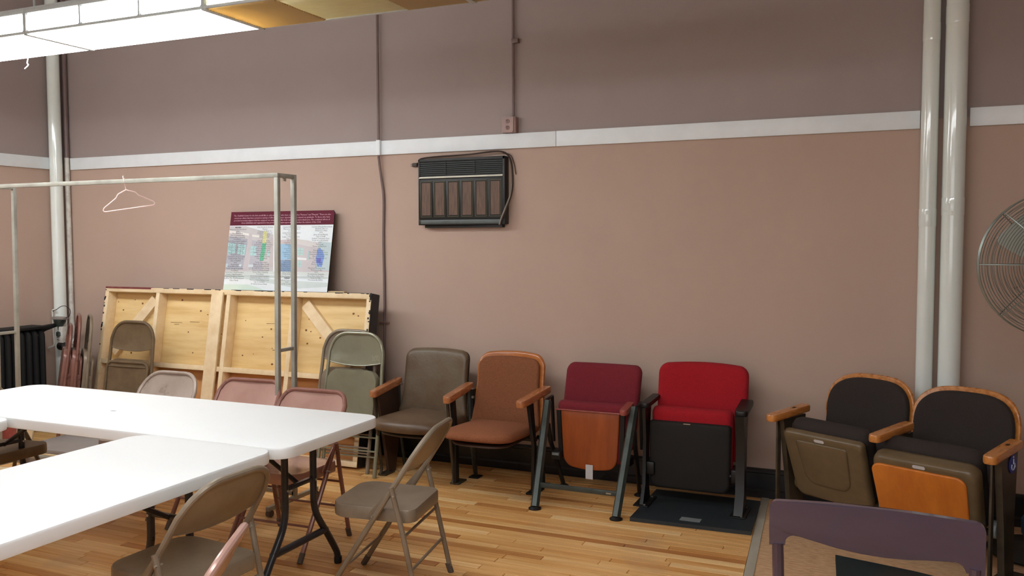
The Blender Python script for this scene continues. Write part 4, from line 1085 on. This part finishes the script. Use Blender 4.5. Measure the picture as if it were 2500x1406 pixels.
# 5 & 6 charcoal seats with honey wood
def charcoal(label, loc, rz, pan, right_arm, left_arm, right):
    o = thing('auditorium_seat', label, 'auditorium seat', loc, rz, GS)
    cf = curveback(0, .26, .045); bx_ = -.012 if right else -.05
    def shape(hw, z0, z1, r):
        p = []
        # bell outline: waist at z .60
        n = 40
        for i in range(n + 1):
            t = PI * i / n
            x = hw * math.copysign(abs(math.cos(t)) ** .62, math.cos(t)); z = .66 + (z1 - .66) * math.sin(t) ** .72
            p.append((x, z))
        p += [(-hw * .985, .62), (-hw * .93, .56), (-hw * .95, z0 + .03), (-hw * .9, z0)]
        p += [(hw * .9, z0), (hw * .95, z0 + .03), (hw * .93, .56), (hw * .985, .62)]
        return p
    b = B(); b.cushion(shape(.266, .42, .868, 0), .02, (lambda u, v, w_: leanmap(.225, .16, cf)(u, v, w_) + V(bx_, 0, -.03)), .0, .008); b.done('back_frame', M['arm_honey'], o, smooth=50)
    b = B(); b.cushion([(x * (1.0 if z > .57 else 1.06), z) for x, z in shape(.245, .30, .847, 0)], .045, (lambda u, v, w_: leanmap(.208, .16, cf)(u, v, w_) + V(bx_, 0, -.03)), .012, .022); b.done('backrest', M['black_f'], o, smooth=60)
    # folded seat, tilted
    ct, st = math.cos(math.radians(20)), math.sin(math.radians(20))
    def sm(u, v, w_): # v up along the folded seat from z .17
        return V(u * 1.06 - (.0 if right else .025), -.03 - v * st - w_ * ct, .20 + v * ct - w_ * st)
    b = B(); b.cushion(rrect(-.225, -.0, .225, .43, .05, .05, taper=.10), .10, lambda u, v, w_: sm(u, v, w_ - .10), .0, .035); b.done('seat', M['black_f'], o, smooth=60)
    if pan == 'olive':
        b = B(); b.cushion(rrect(-.23, .0, .225, .405, .03, .05, taper=.05), .05, lambda u, v, w_: sm(u, v, w_), .0, .02)
        g = b.done('seat_pan', M['pan_olive'], o, smooth=50)
        b = B(); b.cushion(rrect(-.15, .10, .14, .362, .02, .06, taper=.15), .012, lambda u, v, w_: sm(u, v, w_ + .047), .004, .012); b.done('moulded_panel', M['pan_olive'], g, smooth=50)
    else:
        b = B(); b.cushion(rrect(-.235, .0, .235, .405, .05, .06, taper=.07), .085, lambda u, v, w_: sm(u, v, w_), .0, .02); g = b.done('seat_pan', M['pan_olive'], o, smooth=50)
        b = B(); b.cushion(rrect(-.232, -.02, .19, .362, .045, .07, taper=.06), .014, lambda u, v, w_: sm(u - .0, v, w_ + .082), .002, .006); b.done('wood_panel', M['pan_honey'], g, smooth=50, label='orange wooden panel')
    th = .05 if pan == 'olive' else .06
    b = B(); b.prism(rrect(-.028, 0, .028, .017, .008, n=4), .002, lambda u, v, w_: sm(u - .01, .369 + v, (.0858 if pan != 'olive' else .0508) + w_)); b.done('number_badge', M['tag'], o, smooth=0, label='small pale oval badge')
    arms = ([-.305] if left_arm else []) + ([.305] if right_arm else [])
    for x in arms:
        armrest(o, x, -.27, .07, .605, .63, M['arm_honey'], .062, .036)
        if not (x > 0 and not right):
            b = B(); b.prism([(-.012, -.006), (.012, -.006), (.014, .006), (-.010, .006)], .001, lambda u, v, w_: V(x + v, -.05 + u * 1.2, .66 + w_)); b.done('number_slot', M['slot'], o, smooth=0)
    for x in ((-.305, .305) if not right else (.305,)):
        if x > 0 and not right:      # shared standard stands behind the neighbour's seat
            b = B(); b.prism([(.01, .605), (.075, .615), (.09, .30), (.08, .03), (.03, .03), (.04, .30)], .03, lambda u, v, w_, x=x: V(x - .015 + w_, u, v)); b.done('standard', M['iron_brown'], o)
            b = B(); b.box((x - .04, .0, 0), (x + .04, .12, .03), .004); b.done('foot_plate', M['iron_brown'], o)
            continue
        b = B(); b.prism([(-.16, .605), (.04, .615), (.02, .30), (.03, .03), (-.08, .03), (-.11, .30)], .03, lambda u, v, w_, x=x: V(x - .015 + w_, u, v)); b.done('standard', M['iron_brown'], o)
        b = B(); b.box((x - .03, -.168, .05), (x - .018, -.135, .60), .003); b.done('edge_strip', M['iron_brown'], o)
        b = B(); b.box((x - .05, -.17, 0), (x + .05, .10, .03), .004); b.done('foot_plate', M['iron_brown'], o)
    b = B(); b.cyl((-.30, .0, .22), (.30, .0, .22), .018, 10); b.done('pivot_rod', M['iron_brown'], o)
    for sx in (-1, 1):
        b = B(); b.lathe([(.03, -.02), (.042, -.012), (.042, .012), (.03, .02)], (sx * .262, -.035, .25), 'x', 18); b.done('hinge_cover', M['plate' if right else 'pan_olive'], o)
    return o
sx_ = charcoal('charcoal auditorium seat with honey wood arms and olive moulded underside', (-.205, -.56, 0), math.radians(-30), 'olive', True, True, False)
s6 = charcoal('rightmost auditorium seat, charcoal with honey wood back rim and orange panel', (.24, -.825, 0), math.radians(-25), 'wood', True, False, True)
b = B(); b.lathe([(.045, 0), (.045, .003)], (0, 0, 0), 'x', 28)
g = b.done('access_badge', M['blue'], s6, smooth=30, label='round blue wheelchair badge'); g.location = (.3215, -.03, .572)
b = B()
b.tube([(.0048, .018 * math.cos(a) - .004, .018 * math.sin(a) - .010) for a in [math.radians(150 + 255 * i / 14) for i in range(15)]], .003, 6)
b.tube([(.0048, .0, .022), (.0048, .0, .0), (.0048, .014, .0), (.0048, .022, -.018)], .003, 6)
b.lathe([(.0055, .0035), (.0055, .006)], (0, -.001, .031), 'x', 12)
b.done('wheelchair_mark', M['bluew'], g, smooth=0)

# ------------------------------------------------------------------ purple-stained chair in the foreground
o = thing('wooden_chair', 'dark purple-stained wooden chair in the right foreground, only its back showing', 'chair', (-.035, -3.0, 0), 0)
def bow(x): return .035 * (1 - (x / .265) ** 2)
prs = [(-.268, .745), (-.269, .80), (-.268, .852)] + arc(-.250, .852, .018, 180, 90, 4) + [(-.25 + i * .05, .870) for i in range(1, 10)] + arc(.245, .848, .022, 90, 0, 4) + [(.267, .80), (.267, .735), (.225, .735)]
prs += arc(.200, .735, .023, 0, 90, 4)[1:] + [(.15, .752), (.09, .742), (.03, .738), (-.03, .740), (-.09, .748), (-.15, .762), (-.19, .772)] + arc(-.205, .752, .022, 90, 180, 4)[0:] + [(-.227, .745)]
b = B(); b.prism(prs, .022, lambda u, v, w_: V(u, bow(u) - w_, v)); b.done('top_rail', M['purple'], o, smooth=30)
for sx in (-1, 1):
    b = B(); b.tube([(sx * .246, -.011, .75), (sx * .243, -.005, .60), (sx * .235, .0, .44), (sx * .235, -.03, .0)], [.016, .016, .018, .014], 10); b.done('back_leg', M['purple'], o)
    b = B(); b.tube([(sx * .22, .42, .43), (sx * .22, .43, .0)], [.018, .013], 10); b.done('front_leg', M['purple'], o)
    b = B(); b.beam((sx * .228, .0, .40), (sx * .222, .42, .40), .02, .05, bev=.003); b.done('side_rail', M['purple'], o)
b = B(); b.beam((-.23, .0, .40), (.23, .0, .40), .02, .05, bev=.003); b.beam((-.22, .42, .40), (.22, .42, .40), .02, .05, bev=.003); b.done('seat_rail', M['purple'], o)
b = B(); b.beam((-.235, .0, .56), (.235, .0, .56), .018, .045, bev=.004); b.done('lower_rail', M['purple'], o)
b = B(); b.cushion(rrect(-.235, .02, .235, .45, .04, .03), .03, lambda u, v, w_: V(u, v, .425 + w_), .015, .02); b.done('seat', M['teal_seat'], o, smooth=60)

# low dark plinth the charcoal seats are fixed to
o = thing('seat_plinth', 'low dark plinth board under the two charcoal seats', 'plinth', (0, 0, 0))
b = B(); b.prism([(-.235, -.97), (-.19, -1.55), (.75, -1.6), (.60, -1.22), (.12, -1.05)], .03, lambda u, v, w_: V(u, v, .001 + w_)); b.done('plinth_board', M['teal_seat'], o)

# ------------------------------------------------------------------ pedestal fan
fr = .355
o = thing('pedestal_fan', 'large round wire-caged pedestal fan cut by the right edge of the photo', 'fan', (.735, -.62, 0), math.radians(8))
fz = 1.475
b = B()
for k in range(26):
    r = .06 + (fr - .06) * k / 25
    y = -.075 + .055 * (r / fr) ** 3
    b.tube([(r * math.cos(a), y, fz + r * math.sin(a)) for a in [2 * PI * i / 56 for i in range(56)]], .0018, 5, closed=True)
b.done('front_guard', M['fanwire'], o)
b = B()
for k in range(12):
    r = .08 + (fr - .08) * k / 11
    y = .085 - .055 * (r / fr) ** 3
    b.tube([(r * math.cos(a), y, fz + r * math.sin(a)) for a in [2 * PI * i / 48 for i in range(48)]], .0018, 5, closed=True)
b.done('rear_guard', M['fanwire'], o)
b = B()
for k in range(8):
    a = k * PI / 4
    for sg in (-1, 1):
        b.tube([(r * math.cos(a), sg * (.078 - .055 * (r / fr) ** 3), fz + r * math.sin(a)) for r in (.04, .15, .25, .32, fr)], .0028, 5)
b.done('guard_spokes', M['fanwire'], o)
for dy in (-.018, 0, .018):
    b = B(); b.tube([(fr * math.cos(a), dy, fz + fr * math.sin(a)) for a in [2 * PI * i / 64 for i in range(64)]], .003, 6, closed=True); b.done('rim_ring', M['fanwire'], o)
for k in range(3):
    a = math.radians(140 + 120 * k)
    b = B(); n1, n2 = 10, 6; rows = []
    for i in range(n1 + 1):
        r = .07 + (.29 - .07) * i / n1; wdt = .055 + .035 * math.sin(PI * .5 * i / n1)
        if i == n1: wdt *= .8
        row = []
        for j in range(n2 + 1):
            t = -1 + 2 * j / n2
            px, pz = r * math.cos(a) - t * wdt * math.sin(a), r * math.sin(a) + t * wdt * math.cos(a)
            row.append(b.bm.verts.new((px, t * .028 + .004 * (1 - t * t), fz + pz)))
        rows.append(row)
    for i in range(n1):
        for j in range(n2): b.bm.faces.new((rows[i][j], rows[i][j + 1], rows[i + 1][j + 1], rows[i + 1][j]))
    bmesh.ops.solidify(b.bm, geom=b.bm.faces[:], thickness=.002)
    b.done('blade', M['fanblade'], o, smooth=50)
b = B(); b.lathe([(.02, -.05), (.055, -.04), (.065, -.02), (.065, .02), (.05, .03)], (0, 0, fz), 'y', 24); b.done('hub', M['fanbody'], o)
b = B(); b.lathe([(.05, .09), (.085, .10), (.09, .2), (.07, .24), (.03, .25)], (0, 0, fz), 'y', 24); b.done('motor', M['fanbody'], o)
b = B(); b.cyl((0, .15, fz - .06), (0, .15, .05), .019, 14); b.done('pole', M['fanbody'], o)
b = B(); b.lathe([(.24, 0), (.245, .012), (.22, .03), (.06, .05), (.03, .09)], (0, .15, 0), 'z', 32); b.done('base', M['fanbody'], o)
# plastic tub behind the last seat
o = thing('plastic_tub', 'teal plastic tub with a dark blue lid at the lower right edge', 'tub', (.83, -1.02, 0))
b = B(); b.lathe([(.20, 0), (.21, .01), (.255, .245), (.262, .25), (.262, .262), (.245, .262), (.20, .02)], (0, 0, 0), 'z', 32); b.done('tub_body', M['bin'], o)
b = B(); b.lathe([(.262, .262), (.272, .266), (.272, .32), (.26, .335), (.0001, .34)], (0, 0, 0), 'z', 32); b.done('lid', M['bin_lid'], o)

# ------------------------------------------------------------------ radiator and valve in the corner
o = thing('radiator', 'black cast iron radiator against the left wall in the corner', 'radiator', (-6.63, -.40, 0))
for k in range(14):
    y = -.03 - k * .062
    b = B()
    for dx in (-.065, 0, .065):
        b.tube([(dx, y, .11), (dx, y, .80)], .022, 10)
    b.tube(fillet([(-.075, y, .11), (-.075, y, .845), (.075, y, .845), (.075, y, .11), (-.075, y, .11)], .05, 4), .024, 8, closed=False)
    b.done('section', M['radiator'], o)
    if k in (0, 13):
        for dx in (-.06, .06):
            b = B(); b.lathe([(.03, 0), (.03, .015), (.018, .03), (.018, .09)], (dx, y, 0), 'z', 12); b.done('leg', M['radiator'], o)
b = B(); b.box((-.105, -.88, .864), (.10, .02, .888), .006); b.done('top_cover', M['radiator'], o)
b = B(); b.tube([(.0, .0, .845), (.0, .06, .86), (-.02, .17, .872), (-.055, .23, .872)], [.034, .026, .018, .014], 10); b.done('inlet', M['radiator'], o)
v = thing('steam_valve', 'small old steam valve with a wire loop clamped on the corner pipe', 'valve', (-6.62, -.2, .66))
b = B(); b.box((-.065, -.03, .262), (.075, .03, .285), .004); b.done('bracket_plate', M['greyboard'], v)
b = B(); b.lathe([(.052, .262), (.048, .24), (.022, .2), (.02, .16), (.034, .15), (.034, .12), (.02, .11), (.02, .06)], (.0, 0, 0), 'z', 18); b.done('bonnet', M['iron_green'], v)
for z in (.085, .105, .125):
    b = B(); b.lathe([(.03, 0), (.03, .006)], (.0, 0, z), 'z', 16); b.done('collar', M['rivet'], v)
b = B(); b.box((-.012, -.02, .06), (.05, .02, .2), .004); b.done('valve_body', M['pipe_old'], v)
b = B(); b.lathe([(.012, -.04), (.034, -.03), (.038, .0), (.034, .03), (.014, .045)], (.02, 0, .03), 'x', 16); b.done('dark_cap', M['iron'], v)
b = B(); b.tube(spline([(-.085, 0, .33), (-.04, 0, .345), (.02, 0, .375), (.09, -.01, .38), (.14, -.01, .35), (.13, -.01, .30), (.08, 0, .28), (.03, 0, .282)], 6), .0028, 6); b.done('wire_loop', M['iron'], v)
b = B(); b.tube(fillet([(-.05, 0, .345), (-.09, 0, .345), (-.085, 0, .2), (-.075, 0, .03), (-.11, -.04, .01)], .02), .0075, 8); b.done('thin_pipe', M['pipe_old'], v)
b = B(); b.tube(fillet([(.09, .10, .19), (.09, .10, .10), (.06, .06, .06), (.08, .12, .0), (.07, .12, -.10)], .03), .014, 8); b.done('branch_pipe', M['pipe_old'], v)

# ------------------------------------------------------------------ clutter under the long table
for i, (x, y, z, rz, sx2, sy2, th, mm, lab) in enumerate((
    (-5.30, -.99, 0.0, 3, .56, .24, .045, 'greyboard', 'bottom grey board of the small stack on the floor under the table'),
    (-5.28, -.98, .0455, 1, .54, .23, .030, 'cardboard', 'middle pale board of the small stack on the floor under the table'),
    (-5.32, -.97, .076, 4, .52, .22, .028, 'greyboard', 'top grey board of the small stack on the floor under the table'))):
    b = B(); b.box((-sx2, -sy2, 0), (sx2, sy2, th), .003); q = b.done('flat_board', M[mm]); q.location = (x, y, z); q.rotation_euler = (0, 0, math.radians(rz))
    tag(q, lab, 'board', 'boards stacked on the floor under the table')
o = thing('display_panel', 'pale grey panel with a dark round mark standing behind the stacked boards', 'panel', (-5.50, -.80, .105), math.radians(3))
a = math.radians(14)
pm_ = lambda p: V(p.x, p.y * math.cos(a) + p.z * math.sin(a), p.z * math.cos(a))
b = B(); b.box((-.32, 0, 0), (.32, .012, .27), .002, piv=pm_); b.done('panel_sheet', M['whitepl'], o)
b = B(); b.prism([(.075 * math.cos(t) - .04, .055 * math.sin(t) + .13) for t in [i * PI / 10 for i in range(20)]], .0008, lambda u, v_, w_: pm_(V(u, -.001 - w_, v_))); b.done('round_mark', M['greyboard'], o, smooth=0)
for i, (x, rz, mm, lab) in enumerate(((-6.0, 6, 'cardboard', 'cream board leaning among the clutter below the left table'), (-6.16, -4, 'arm_pink', 'reddish board leaning among the clutter below the left table'))):
    b = B(); b.box((-.07 - .03 * i, -.008, 0), (.07, .008, .40), .002, piv=lambda p: V(p.x, p.y + p.z * .22, p.z)); q = b.done('leaning_board', M[mm]); q.location = (x, -1.05, 0.002); q.rotation_euler = (0, 0, math.radians(rz))
    tag(q, lab, 'board')
b = B(); b.box((-.16, -.05, 0), (.16, .05, .07), .004); q = b.done('wood_block', M['cardboard']); q.location = (-5.48, -1.60, .001); q.rotation_euler = (0, 0, .2)
tag(q, 'cream wooden block lying on the floor under the left end of the long table', 'block')
